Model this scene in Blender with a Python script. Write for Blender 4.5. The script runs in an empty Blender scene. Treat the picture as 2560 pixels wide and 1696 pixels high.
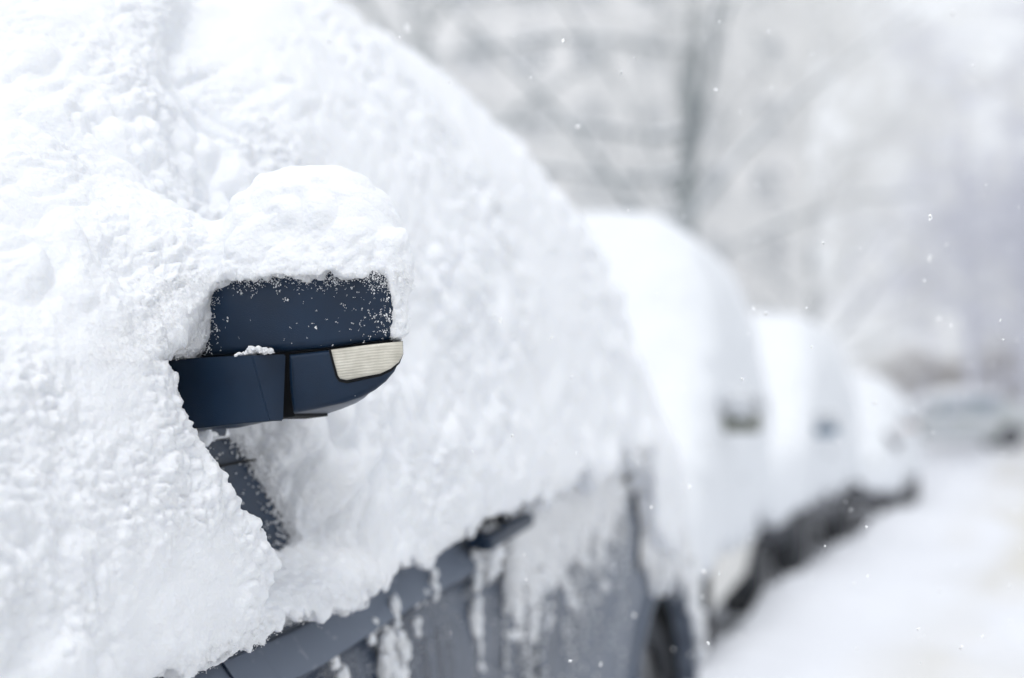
import bpy, bmesh, math, random
import numpy as np
from math import sin, cos, radians, pi, atan
from mathutils import Vector, Matrix
random.seed(7)
rng = np.random.default_rng(11)
SC = bpy.context.scene
COL = SC.collection

# ------------------------------------------------------------------ camera
cam_d = bpy.data.cameras.new("camera")
cam = bpy.data.objects.new("camera", cam_d)
COL.objects.link(cam)
cam.location = (0.962, -1.547, 1.2)
cam.rotation_euler = (radians(90) + atan(182 / 3555.0), 0, radians(19.65))
cam_d.lens = 50.0
cam_d.sensor_width = 36.0
cam_d.clip_start = 0.02
cam_d.clip_end = 500
cam_d.dof.use_dof = True
cam_d.dof.focus_distance = 1.70
cam_d.dof.aperture_fstop = 1.6
cam_d.dof.aperture_blades = 0
SC.camera = cam
CAMP = np.array(cam.location)

# ------------------------------------------------------------------ sky, sun, exposure
SUN_EL, SUN_AZ = radians(66), radians(180)
world = bpy.data.worlds.new("World")
SC.world = world
world.use_nodes = True
nt = world.node_tree
nt.nodes.clear()
wo = nt.nodes.new("ShaderNodeOutputWorld")
bg = nt.nodes.new("ShaderNodeBackground")
sky = nt.nodes.new("ShaderNodeTexSky")
sky.sky_type = 'NISHITA'
sky.sun_disc = False
sky.sun_elevation = SUN_EL
sky.sun_rotation = SUN_AZ
sky.air_density = 1.0
sky.dust_density = 6.0
hsv = nt.nodes.new("ShaderNodeHueSaturation")      # thick cloud takes most of the blue out
hsv.inputs['Saturation'].default_value = 0.22
nt.links.new(sky.outputs[0], hsv.inputs['Color'])
mixw = nt.nodes.new("ShaderNodeMix"); mixw.data_type = 'RGBA'
mixw.inputs[0].default_value = 0.6
# cloud layer, palest low down where the falling snow thickens it
tcw = nt.nodes.new("ShaderNodeTexCoord"); sxw = nt.nodes.new("ShaderNodeSeparateXYZ"); crw = nt.nodes.new("ShaderNodeValToRGB")
nt.links.new(tcw.outputs['Generated'], sxw.inputs[0]); nt.links.new(sxw.outputs[2], crw.inputs[0])
crw.color_ramp.elements[0].position = 0.0; crw.color_ramp.elements[0].color = (0.985, 1.02, 1.07, 1)
crw.color_ramp.elements[1].position = 0.85; crw.color_ramp.elements[1].color = (0.71, 0.745, 0.795, 1)
vmw = nt.nodes.new("ShaderNodeVectorMath"); vmw.operation = 'SCALE'; vmw.inputs['Scale'].default_value = 11.6
nt.links.new(crw.outputs[0], vmw.inputs[0]); nt.links.new(vmw.outputs[0], mixw.inputs[7])
nt.links.new(hsv.outputs[0], mixw.inputs[6])
nt.links.new(mixw.outputs[2], bg.inputs['Color'])
bg.inputs['Strength'].default_value = 0.12
nt.links.new(bg.outputs[0], wo.inputs['Surface'])

sl = bpy.data.lights.new("sun", 'SUN')
sl.energy = 0.8
sl.angle = radians(22)
sl.color = (1.0, 0.98, 0.95)
sun = bpy.data.objects.new("sun", sl)
COL.objects.link(sun)
# direction to the sun: Nishita rotation 0 = +Y, turning towards +X
d = Vector((sin(SUN_AZ) * cos(SUN_EL), cos(SUN_AZ) * cos(SUN_EL), sin(SUN_EL)))
sun.rotation_euler = d.to_track_quat('Z', 'Y').to_euler()

SC.view_settings.view_transform = 'Standard'
SC.view_settings.look = 'None'
SC.view_settings.exposure = 0.05
SC.view_settings.gamma = 1.0
SC.render.engine = 'CYCLES'
SC.cycles.use_denoising = True
SC.cycles.max_bounces = 8
SC.cycles.diffuse_bounces = 5
SC.cycles.glossy_bounces = 3
SC.cycles.volume_bounces = 3
SC.cycles.sample_clamp_indirect = 6

# ------------------------------------------------------------------ noise (numpy)
def _h(ix, iy, iz, seed):
    n = (ix.astype(np.int64) * 374761393 + iy.astype(np.int64) * 668265263 + iz.astype(np.int64) * 2147483647 + seed * 1274126177) & 0xffffffff
    n = ((n ^ (n >> 13)) * 1274126177) & 0xffffffff
    n = ((n ^ (n >> 16)) * 2246822519) & 0xffffffff
    n = n ^ (n >> 15)
    return (n & 0xffffff).astype(np.float64) / 16777216.0

def vnoise(p, seed=0):
    i = np.floor(p).astype(np.int64); f = p - i
    u = f * f * f * (f * (f * 6 - 15) + 10)
    r = 0
    for a in (0, 1):
        wx = u[:, 0] if a else 1 - u[:, 0]
        for b in (0, 1):
            wy = u[:, 1] if b else 1 - u[:, 1]
            for c in (0, 1):
                wz = u[:, 2] if c else 1 - u[:, 2]
                r = r + wx * wy * wz * _h(i[:, 0] + a, i[:, 1] + b, i[:, 2] + c, seed)
    return r * 2 - 1

def fbm(p, octs=4, seed=0, gain=0.5):
    r = 0; a = 1.0
    for o in range(octs):
        r = r + a * vnoise(p, seed + o); p = p * 2.03 + 7.1; a *= gain
    return r

def worley(p, seed=0):
    i = np.floor(p).astype(np.int64)
    best = np.full(len(p), 9.0)
    for a in (-1, 0, 1):
        for b in (-1, 0, 1):
            for c in (-1, 0, 1):
                cx, cy, cz = i[:, 0] + a, i[:, 1] + b, i[:, 2] + c
                dx = cx + _h(cx, cy, cz, seed) - p[:, 0]
                dy = cy + _h(cx, cy, cz, seed + 1) - p[:, 1]
                dz = cz + _h(cx, cy, cz, seed + 2) - p[:, 2]
                best = np.minimum(best, dx * dx + dy * dy + dz * dz)
    return np.sqrt(best)

def sig(x): return 1 / (1 + np.exp(-np.clip(x, -30, 30)))
def smin(a, b, k):
    h = np.clip(0.5 + 0.5 * (b - a) / k, 0, 1)
    return b + (a - b) * h - k * h * (1 - h)

# ------------------------------------------------------------------ surface nets
def surface_nets(f, org, h):
    s = f < 0
    nx, ny, nz = f.shape
    c = np.zeros((nx - 1, ny - 1, nz - 1), np.int8)
    corners = [(a, b, d) for a in (0, 1) for b in (0, 1) for d in (0, 1)]
    for a, b, d in corners: c += s[a:nx - 1 + a, b:ny - 1 + b, d:nz - 1 + d]
    act = (c > 0) & (c < 8)
    cells = np.argwhere(act)
    idx = np.full(act.shape, -1, np.int32)
    idx[act] = np.arange(len(cells), dtype=np.int32)
    vals = {k: f[cells[:, 0] + k[0], cells[:, 1] + k[1], cells[:, 2] + k[2]].astype(np.float64) for k in corners}
    acc = np.zeros((len(cells), 3)); cnt = np.zeros(len(cells))
    for a in corners:
        for ax in range(3):
            if a[ax]: continue
            b = list(a); b[ax] = 1; b = tuple(b)
            fa, fb = vals[a], vals[b]
            m = (fa < 0) != (fb < 0)
            t = np.where(m, fa / np.where(m, fa - fb, 1), 0)
            for k in range(3):
                acc[:, k] += np.where(m, a[k] + (t if k == ax else 0), 0)
            cnt += m
    V = (cells + acc / cnt[:, None]) * h + org
    Q = []
    for ax in range(3):
        o = [k for k in range(3) if k != ax]
        sl1 = [slice(1, -1)] * 3; sl1[ax] = slice(0, -1)
        sl2 = [slice(1, -1)] * 3; sl2[ax] = slice(1, None)
        s1, s2 = s[tuple(sl1)], s[tuple(sl2)]
        e = np.argwhere(s1 != s2)
        if not len(e): continue
        flip = s1[e[:, 0], e[:, 1], e[:, 2]]
        base = e.copy(); base[:, o[0]] += 1; base[:, o[1]] += 1
        def cid(d0, d1):
            q = base.copy(); q[:, o[0]] += d0; q[:, o[1]] += d1
            return idx[q[:, 0], q[:, 1], q[:, 2]]
        quad = np.stack([cid(-1, -1), cid(0, -1), cid(0, 0), cid(-1, 0)], 1)
        if ax == 1: flip = ~flip
        quad[~flip] = quad[~flip][:, ::-1]
        Q.append(quad)
    Q = np.concatenate(Q)
    return V, Q[(Q >= 0).all(1)]

def sdf_mesh(fn, lo, hi, h, k=4, band=2.0):
    """coarse pass finds the blocks the surface runs through, the fine pass evaluates only those"""
    lo = np.array(lo, float); hi = np.array(hi, float)
    H = h * k
    n = np.ceil((hi - lo) / H).astype(int) + 1
    g = np.stack(np.meshgrid(*[lo[i] + np.arange(n[i]) * H for i in range(3)], indexing='ij'), -1).reshape(-1, 3)
    fc = fn(g).reshape(n).astype(np.float32)
    near = np.abs(fc) < H * band
    s = fc < 0
    m = near.copy()
    for ax in range(3):
        sl_a = [slice(None)] * 3; sl_b = [slice(None)] * 3
        sl_a[ax] = slice(0, -1); sl_b[ax] = slice(1, None)
        d_ = s[tuple(sl_a)] != s[tuple(sl_b)]
        m[tuple(sl_a)] |= d_; m[tuple(sl_b)] |= d_
    for ax in range(3):
        m2 = m.copy()
        sl_a = [slice(None)] * 3; sl_b = [slice(None)] * 3
        sl_a[ax] = slice(0, -1); sl_b[ax] = slice(1, None)
        m2[tuple(sl_a)] |= m[tuple(sl_b)]; m2[tuple(sl_b)] |= m[tuple(sl_a)]
        m = m2
    F = np.repeat(np.repeat(np.repeat(fc, k, 0), k, 1), k, 2)
    M = np.repeat(np.repeat(np.repeat(m, k, 0), k, 1), k, 2)
    ii = np.argwhere(M)
    out = np.empty(len(ii), np.float32)
    for a in range(0, len(ii), 400000):
        out[a:a + 400000] = fn(lo + ii[a:a + 400000] * h)
    F[M] = out
    return surface_nets(F, lo, h)

def vnormals(V, Q):
    n = np.cross(V[Q[:, 2]] - V[Q[:, 0]], V[Q[:, 3]] - V[Q[:, 1]])
    N = np.zeros_like(V)
    for k in range(4): np.add.at(N, Q[:, k], n)
    return N / np.maximum(np.linalg.norm(N, axis=1), 1e-12)[:, None]

# ------------------------------------------------------------------ mesh helpers
def link(name, me, mat, parent=None):
    o = bpy.data.objects.new(name, me)
    COL.objects.link(o)
    if mat is not None:
        me.materials.clear(); me.materials.append(mat)
    if parent is not None: o.parent = parent
    return o

def mesh_np(V, F, smooth=True):
    me = bpy.data.meshes.new("mesh")
    V = np.asarray(V, float)
    me.vertices.add(len(V)); me.vertices.foreach_set("co", V.ravel())
    if isinstance(F, np.ndarray): F = [F]
    tot = sum(f.size for f in F); nf = sum(len(f) for f in F)
    me.loops.add(tot); me.loops.foreach_set("vertex_index", np.concatenate([f.ravel() for f in F]).astype(np.int32))
    starts = []; s0 = 0
    for f in F:
        starts.append(s0 + np.arange(len(f)) * f.shape[1]); s0 += f.size
    me.polygons.add(nf); me.polygons.foreach_set("loop_start", np.concatenate(starts).astype(np.int32))
    me.update(calc_edges=True); me.validate()
    if smooth: me.polygons.foreach_set("use_smooth", np.ones(len(me.polygons), bool))
    return me

class MB:
    """collects shapes that become ONE mesh"""
    def __init__(s): s.bm = bmesh.new()
    def box(s, lo, hi, bev=0.0, rot=None, seg=2):
        b = bmesh.new()
        bmesh.ops.create_cube(b, size=1)
        c = [(lo[i] + hi[i]) / 2 for i in range(3)]; d_ = [hi[i] - lo[i] for i in range(3)]
        bmesh.ops.scale(b, vec=d_, verts=b.verts)
        if bev: bmesh.ops.bevel(b, geom=list(b.edges), offset=bev, segments=seg, affect='EDGES', profile=0.6)
        if rot is not None: bmesh.ops.transform(b, matrix=rot, verts=b.verts)
        bmesh.ops.translate(b, vec=c, verts=b.verts)
        s.add(b); return s
    def cyl(s, p, r, h, axis='X', seg=40, r2=None):
        b = bmesh.new()
        bmesh.ops.create_cone(b, cap_ends=True, segments=seg, radius1=r, radius2=r if r2 is None else r2, depth=h)
        if axis == 'X': bmesh.ops.rotate(b, matrix=Matrix.Rotation(pi / 2, 3, 'Y'), verts=b.verts)
        if axis == 'Y': bmesh.ops.rotate(b, matrix=Matrix.Rotation(-pi / 2, 3, 'X'), verts=b.verts)
        bmesh.ops.translate(b, vec=p, verts=b.verts)
        s.add(b); return s
    def add(s, b):
        me = bpy.data.meshes.new("t"); b.to_mesh(me); b.free(); s.bm.from_mesh(me); bpy.data.meshes.remove(me)
    def build(s, name, mat, parent=None, smooth=True):
        me = bpy.data.meshes.new("mesh"); s.bm.to_mesh(me); s.bm.free()
        if smooth:
            me.polygons.foreach_set("use_smooth", np.ones(len(me.polygons), bool)); me.set_sharp_from_angle(angle=radians(38))
        return link(name, me, mat, parent)

def bool_cut(o, cutters):
    for c in cutters:
        m = o.modifiers.new("cut", 'BOOLEAN'); m.object = c; m.operation = 'DIFFERENCE'; m.solver = 'EXACT'
    dg = bpy.context.evaluated_depsgraph_get()
    me = bpy.data.meshes.new_from_object(o.evaluated_get(dg))
    o.modifiers.clear(); o.data = me
    me.set_sharp_from_angle(angle=radians(32))
    for c in cutters: bpy.data.objects.remove(c)

def thing(name, label, cat, loc=(0, 0, 0), rz=0.0, group=None, kind=None):
    o = bpy.data.objects.new(name, None); COL.objects.link(o)
    o.location = loc; o.rotation_euler = (0, 0, rz); o.empty_display_size = 0.2
    tag(o, label, cat, group, kind); return o
def tag(o, label=None, cat=None, group=None, kind=None):
    if label: o['label'] = label
    if cat: o['category'] = cat
    if group: o['group'] = group
    if kind: o['kind'] = kind
    return o

# ------------------------------------------------------------------ materials
def mat(name, col, rough=0.5, metal=0.0, spec=0.5, coat=0.0):
    m = bpy.data.materials.new(name); m.use_nodes = True
    b = m.node_tree.nodes["Principled BSDF"]
    b.inputs['Base Color'].default_value = (*col, 1); b.inputs['Roughness'].default_value = rough
    b.inputs['Metallic'].default_value = metal; b.inputs['Specular IOR Level'].default_value = spec
    b.inputs['Coat Weight'].default_value = coat
    return m, m.node_tree, b
def node(t, kind, **kw):
    n = t.nodes.new(kind)
    for k, v in kw.items(): setattr(n, k, v)
    return n

def noise_col(m, c1, c2, scale, detail=5, coord='Object', stretch=(1, 1, 1), lo=0.35, hi=0.65, rough=None):
    _, t, b = m
    tc = node(t, "ShaderNodeTexCoord"); mp = node(t, "ShaderNodeMapping"); mp.inputs['Scale'].default_value = stretch
    nz = node(t, "ShaderNodeTexNoise"); nz.inputs['Scale'].default_value = scale; nz.inputs['Detail'].default_value = detail
    cr = node(t, "ShaderNodeValToRGB")
    cr.color_ramp.elements[0].position = lo; cr.color_ramp.elements[1].position = hi
    cr.color_ramp.elements[0].color = (*c1, 1); cr.color_ramp.elements[1].color = (*c2, 1)
    t.links.new(tc.outputs[coord], mp.inputs[0]); t.links.new(mp.outputs[0], nz.inputs['Vector'])
    t.links.new(nz.outputs[0], cr.inputs[0]); t.links.new(cr.outputs[0], b.inputs['Base Color'])
    if rough:
        mr = node(t, "ShaderNodeMapRange"); mr.inputs[3].default_value = rough[0]; mr.inputs[4].default_value = rough[1]
        t.links.new(nz.outputs[0], mr.inputs[0]); t.links.new(mr.outputs[0], b.inputs['Roughness'])
    return nz

def snow_mat(name, bump=True, sss=0.0, col=(0.87, 0.895, 0.935)):
    m = mat(name, col, 0.75, 0, 0.25)
    _, t, b = m
    if sss:
        b.inputs['Subsurface Weight'].default_value = sss
        b.inputs['Subsurface Radius'].default_value = (0.9, 1.0, 1.2)
        b.inputs['Subsurface Scale'].default_value = 0.006
    if bump:
        tc = node(t, "ShaderNodeTexCoord")
        n1 = node(t, "ShaderNodeTexNoise"); n1.inputs['Scale'].default_value = 140; n1.inputs['Detail'].default_value = 7; n1.inputs['Roughness'].default_value = 0.68
        n2 = node(t, "ShaderNodeTexVoronoi"); n2.inputs['Scale'].default_value = 190
        ad = node(t, "ShaderNodeMath", operation='MULTIPLY_ADD'); ad.inputs[1].default_value = -0.3
        bp = node(t, "ShaderNodeBump"); bp.inputs['Strength'].default_value = 0.6; bp.inputs['Distance'].default_value = 0.005
        t.links.new(tc.outputs['Object'], n1.inputs['Vector']); t.links.new(tc.outputs['Object'], n2.inputs['Vector'])
        t.links.new(n2.outputs['Distance'], ad.inputs[0]); t.links.new(n1.outputs[0], ad.inputs[2])
        t.links.new(ad.outputs[0], bp.inputs['Height']); t.links.new(bp.outputs[0], b.inputs['Normal'])
    return m[0]

M_SNOW = snow_mat("fresh_snow", True, 0.35, (0.86, 0.88, 0.915))
M_SNOWFAR = snow_mat("snow", False, 0.0, (0.76, 0.785, 0.82))
def crystal_mat(name="ice_crystal", through=0.0):
    m = bpy.data.materials.new(name); m.use_nodes = True
    t = m.node_tree; t.nodes.clear()
    o = node(t, "ShaderNodeOutputMaterial"); d_ = node(t, "ShaderNodeBsdfDiffuse"); l = node(t, "ShaderNodeBsdfTranslucent"); x = node(t, "ShaderNodeMixShader")
    d_.inputs[0].default_value = (0.97, 0.98, 1.0, 1); l.inputs[0].default_value = (0.97, 0.98, 1.0, 1); x.inputs[0].default_value = through
    t.links.new(d_.outputs[0], x.inputs[1]); t.links.new(l.outputs[0], x.inputs[2]); t.links.new(x.outputs[0], o.inputs['Surface'])
    return m
M_FLAKE = crystal_mat()
M_FALL = crystal_mat("falling_flake", 0.0)

def plastic_mat():
    m = mat("textured_black_plastic", (0.003, 0.013, 0.045), 0.38, 0, 0.33)
    noise_col(m, (0.001, 0.012, 0.034), (0.003, 0.020, 0.052), 9, 6, rough=(0.25, 0.48))
    _, t, b = m
    tc = node(t, "ShaderNodeTexCoord")
    nz = node(t, "ShaderNodeTexNoise"); nz.inputs['Scale'].default_value = 900; nz.inputs['Detail'].default_value = 1
    bp = node(t, "ShaderNodeBump"); bp.inputs['Strength'].default_value = 0.5; bp.inputs['Distance'].default_value = 0.0006
    t.links.new(tc.outputs['Object'], nz.inputs['Vector']); t.links.new(nz.outputs[0], bp.inputs['Height']); t.links.new(bp.outputs[0], b.inputs['Normal'])
    return m[0]
M_PLASTIC = plastic_mat()
M_TRIM = mat("window_trim_rubber", (0.008, 0.012, 0.018), 0.55)[0]
M_GAP = mat("seam_black", (0.004, 0.005, 0.007), 0.8, 0, 0.2)[0]
M_GLASS = mat("dark_window_glass", (0.02, 0.03, 0.04), 0.05, 0, 0.6)[0]
M_TEALGLASS = mat("frosted_window_glass", (0.08, 0.16, 0.22), 0.25, 0, 0.5)[0]
M_TYRE = mat("tyre_rubber", (0.006, 0.009, 0.016), 0.85)[0]
M_RIM = mat("wheel_rim", (0.10, 0.105, 0.115), 0.45, 0.6)[0]
M_LAMPGLASS = mat("lamp_glass", (0.6, 0.62, 0.62), 0.15)[0]
M_REDLAMP = mat("red_lamp_glass", (0.35, 0.03, 0.02), 0.2)[0]

def paint_mat(name, base, salt, amount=0.5, frost=0.0, rough=0.38):
    """car paint under a film of dried salt that ran down in streaks, with frost caught on it; sky reflection is painted on as paler upward faces"""
    m = mat(name, base, rough, 0, 0.5)
    _, t, b = m
    tc = node(t, "ShaderNodeTexCoord")
    mp = node(t, "ShaderNodeMapping"); mp.inputs['Scale'].default_value = (1, 11, 0.7)
    nz = node(t, "ShaderNodeTexNoise"); nz.inputs['Scale'].default_value = 3.2; nz.inputs['Detail'].default_value = 7
    t.links.new(tc.outputs['Object'], mp.inputs[0]); t.links.new(mp.outputs[0], nz.inputs['Vector'])
    sp = node(t, "ShaderNodeTexNoise"); sp.inputs['Scale'].default_value = 55; sp.inputs['Detail'].default_value = 6
    t.links.new(tc.outputs['Object'], sp.inputs['Vector'])
    sx = node(t, "ShaderNodeSeparateXYZ"); t.links.new(tc.outputs['Object'], sx.inputs[0])
    yr = node(t, "ShaderNodeMapRange"); yr.inputs[1].default_value = 0.2; yr.inputs[2].default_value = 2.0
    yr.inputs[3].default_value = -0.16; yr.inputs[4].default_value = 0.22        # the rear end carries more spray
    t.links.new(sx.outputs[1], yr.inputs[0])
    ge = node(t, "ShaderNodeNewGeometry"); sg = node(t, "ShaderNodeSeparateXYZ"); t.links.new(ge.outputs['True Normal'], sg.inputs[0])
    up_sheen = node(t, "ShaderNodeMapRange"); up_sheen.inputs[1].default_value = 0.25; up_sheen.inputs[2].default_value = 0.6; up_sheen.inputs[4].default_value = 0.6; t.links.new(sg.outputs[2], up_sheen.inputs[0])  # upward faces take more of the pale colour: painted sky sheen on the shoulder
    a0 = node(t, "ShaderNodeMath", operation='ADD'); t.links.new(nz.outputs[0], a0.inputs[0]); t.links.new(up_sheen.outputs[0], a0.inputs[1])
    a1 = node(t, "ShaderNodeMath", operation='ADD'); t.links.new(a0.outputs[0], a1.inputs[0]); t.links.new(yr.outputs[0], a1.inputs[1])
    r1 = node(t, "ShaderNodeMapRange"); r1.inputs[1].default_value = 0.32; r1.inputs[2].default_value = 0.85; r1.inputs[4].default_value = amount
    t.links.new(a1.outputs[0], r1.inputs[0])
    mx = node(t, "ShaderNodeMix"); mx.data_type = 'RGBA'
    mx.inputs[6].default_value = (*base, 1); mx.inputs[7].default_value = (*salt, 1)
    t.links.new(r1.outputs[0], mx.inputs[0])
    r2 = node(t, "ShaderNodeMapRange"); r2.inputs[1].default_value = 0.64; r2.inputs[2].default_value = 0.74; r2.inputs[4].default_value = 0.35
    t.links.new(sp.outputs[0], r2.inputs[0])
    mx2 = node(t, "ShaderNodeMix"); mx2.data_type = 'RGBA'; mx2.inputs[7].default_value = (0.7, 0.73, 0.78, 1)
    t.links.new(mx.outputs[2], mx2.inputs[6]); t.links.new(r2.outputs[0], mx2.inputs[0])
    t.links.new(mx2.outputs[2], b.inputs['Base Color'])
    rr = node(t, "ShaderNodeMapRange"); rr.inputs[3].default_value = rough; rr.inputs[4].default_value = 0.7
    t.links.new(r1.outputs[0], rr.inputs[0]); t.links.new(rr.outputs[0], b.inputs['Roughness'])
    return m[0]

# ------------------------------------------------------------------ cars
# a car's own axes: x outward from its left flank (flank at x=0), y rearward with the door mirror at y=0, z up
HW = 0.9
def itp(x, tab): return np.interp(x, [a for a, b in tab], [b for a, b in tab])

class CarShape:
    def __init__(s, zs, zt, nose, tail, zb=0.27, inset=None):
        s.zs, s.zt, s.nose, s.tail, s.zb = zs, zt, nose, tail, zb
        L = tail - nose
        s.inset = inset or [(nose, 0.26), (nose + 0.08, 0.15), (nose + 0.3, 0.05), (nose + 0.7, 0.0), (tail - 0.6, 0.0), (tail - 0.2, 0.04), (tail - 0.04, 0.11), (tail, 0.2)]
    def ring(s, y):
        zs, zt, e = itp(y, s.zs), itp(y, s.zt), itp(y, s.inset)
        zb = s.zb + 0.12 * max(0, (s.nose + 0.25 - y) / 0.25) + 0.12 * max(0, (y - s.tail + 0.25) / 0.25)
        t = min(1.0, max(0, (zt - zs) / 0.7)); tum = 0.27 * t + 0.03
        g = zt - zs
        P = [(-0.14, zb), (-0.045, zb + 0.05), (-0.012, zb + 0.22), (0, zs - 0.2), (-0.012, zs - 0.125), (-0.026, zs - 0.078), (0.007, zs - 0.050), (-0.032, zs - 0.005), (-0.040, zs + 0.001),
             (-0.045, zs + 0.035 * t + 0.006), (-0.05 - tum * 0.45, zs + 0.5 * g), (-0.05 - tum * 0.85, zs + 0.84 * g), (-0.07 - tum, zs + 0.94 * g), (-0.2 - tum, zs + 0.985 * g), (-HW, zs + g)]
        P = [(max(x - e, -HW + 0.02 * (k + 1)) if k < len(P) - 1 else -HW, z) for k, (x, z) in enumerate(P)]
        full = P + [(-2 * HW - x, z) for x, z in reversed(P[:-1])]
        return [(x, y, z) for x, z in full]
    def stations(s, n=44):
        base = np.linspace(s.nose, s.tail, n)
        return np.unique(np.concatenate([base, [s.nose + 0.04, s.nose + 0.08, s.tail - 0.04, s.tail - 0.08]]))

def grid_faces(nr, nc):
    i, j = np.meshgrid(np.arange(nr - 1), np.arange(nc - 1), indexing='ij')
    a = (i * nc + j).ravel()
    return np.stack([a, a + 1, a + nc + 1, a + nc], 1)

def car_body(sh, mat_, parent, wheels):
    ys = sh.stations(); rings = [sh.ring(y) for y in ys]
    n = len(rings[0])
    V = np.array(rings).reshape(-1, 3)
    bm = bmesh.new()
    vs = [bm.verts.new(v) for v in V]
    for i in range(len(ys) - 1):
        for j in range(n):
            k = (j + 1) % n
            bm.faces.new((vs[i * n + j], vs[i * n + k], vs[(i + 1) * n + k], vs[(i + 1) * n + j]))
    bm.faces.new(vs[:n]); bm.faces.new(list(reversed(vs[-n:])))
    bmesh.ops.recalc_face_normals(bm, faces=bm.faces)
    me = bpy.data.meshes.new("body"); bm.to_mesh(me); bm.free()
    me.polygons.foreach_set("use_smooth", np.ones(len(me.polygons), bool)); me.set_sharp_from_angle(angle=radians(32))
    o = link("body", me, mat_, parent)
    cut = []
    for wy in wheels:
        for cx in (-0.12, -2 * HW + 0.12):
            c = MB().cyl((cx, wy, 0.34), 0.375, 0.34, 'X', 48).build("cutter", None); c.parent = parent; cut.append(c)
    bool_cut(o, cut)
    if not o.data.materials: o.data.materials.append(mat_)
    return o

def patch(sh, y0, y1, j0, j1, off, n=24, tri=None, keep=None):
    """sheet that follows the car's shell between two stations and two profile points, lifted by off"""
    ys = np.linspace(y0, y1, n)
    rows = []
    for y in ys:
        r = np.array(sh.ring(y))[j0:j1 + 1]
        rows.append(r)
    P = np.array(rows)                       # n x m x 3
    du = np.gradient(P, axis=0); dv = np.gradient(P, axis=1)
    N = np.cross(du, dv); N /= np.maximum(np.linalg.norm(N, axis=2), 1e-9)[..., None]
    if N[:, :, 0].mean() < 0: N = -N
    m = P.shape[1]
    O = P + N * off; I = P - N * 0.004
    V = np.concatenate([O.reshape(-1, 3), I.reshape(-1, 3)]); k = n * m
    F = [f for f in grid_faces(n, m)] + [f[::-1] + k for f in grid_faces(n, m)]
    for i in range(n - 1):
        for j in (0, m - 1):
            F.append(np.array([i * m + j, (i + 1) * m + j, (i + 1) * m + j + k, i * m + j + k]))
    for j in range(m - 1):
        for i in (0, n - 1):
            F.append(np.array([i * m + j, i * m + j + 1, i * m + j + 1 + k, i * m + j + k]))
    bm = bmesh.new(); vs = [bm.verts.new(v) for v in V]
    for f in F:
        if keep is None or keep(V[f].mean(0)): bm.faces.new([vs[q] for q in f])
    loose = [v for v in bm.verts if not v.link_faces]
    bmesh.ops.delete(bm, geom=loose, context='VERTS')
    bmesh.ops.recalc_face_normals(bm, faces=bm.faces)
    me = bpy.data.meshes.new("patch"); bm.to_mesh(me); bm.free()
    me.polygons.foreach_set("use_smooth", np.ones(len(me.polygons), bool)); me.set_sharp_from_angle(angle=radians(32))
    return me

def wheel(parent, wy, x, sgn, r=0.325):
    ty = MB()
    b = bmesh.new()
    prof = [(-0.1, 0.2), (-0.105, 0.27), (-0.085, r - 0.012), (-0.05, r), (0.05, r), (0.085, r - 0.012), (0.105, 0.27), (0.1, 0.2)]
    n = 48; vs = []
    for i in range(n):
        a = 2 * pi * i / n
        vs.append([b.verts.new((p, q * cos(a), q * sin(a))) for p, q in prof])
    for i in range(n):
        for j in range(len(prof) - 1):
            b.faces.new((vs[i][j], vs[i][j + 1], vs[(i + 1) % n][j + 1], vs[(i + 1) % n][j]))
    bmesh.ops.translate(b, vec=(x, wy, 0.34), verts=b.verts)
    bmesh.ops.recalc_face_normals(b, faces=b.faces)
    ty.add(b)
    w = ty.build("wheel", M_TYRE, parent)
    rb = MB(); rb.cyl((x + 0.03 * sgn, wy, 0.34), 0.2, 0.1, 'X', 40); rb.cyl((x + 0.07 * sgn, wy, 0.34), 0.055, 0.05, 'X', 24)
    for k in range(5):
        a = 2 * pi * k / 5
        R = Matrix.Rotation(a, 4, 'X')
        bb = bmesh.new(); bmesh.ops.create_cube(bb, size=1); bmesh.ops.scale(bb, vec=(0.02, 0.05, 0.16), verts=bb.verts)
        bmesh.ops.translate(bb, vec=(0, 0, 0.11), verts=bb.verts); bmesh.ops.transform(bb, matrix=R, verts=bb.verts)
        bmesh.ops.translate(bb, vec=(x + 0.083 * sgn, wy, 0.34), verts=bb.verts); rb.add(bb)
    rb.build("rim", M_RIM, w)
    return w

# ---- snow lying on a car, as an implicit surface in the car's own axes
def car_snow_fn(zb, zt, hx, p, q, nose, tail, lip=0.03, seed=0, drop=0.10, inset=None):
    cx = -HW
    def f(P):
        x, y, z = P[:, 0], P[:, 1], P[:, 2]
        b, t = itp(y, zb), itp(y, zt)
        h = itp(y, hx)
        u = np.clip((z - b) / np.maximum(t - b, 0.02), 0, 3)
        e = (np.abs(x - cx) / h) ** p + u ** q
        r = e ** (1.0 / p)
        s = (r - 1) * np.minimum(h, 0.9) * 0.75
        # lower fringe, a row of ragged lobes
        n1 = vnoise(np.stack([y * 9, y * 0 + seed, z * 0], 1), seed) * 0.6 + vnoise(np.stack([y * 23, y * 0 + seed, z * 0], 1), seed + 3) * 0.5 + (vnoise(np.stack([y * 62, x * 40, z * 0], 1), seed + 4) * 0.5 if callable(drop) else 0)
        low = (b + n1 * (drop(y) if callable(drop) else drop) * 0.5 - z)
        return np.maximum(s, low)
    return f

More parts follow.
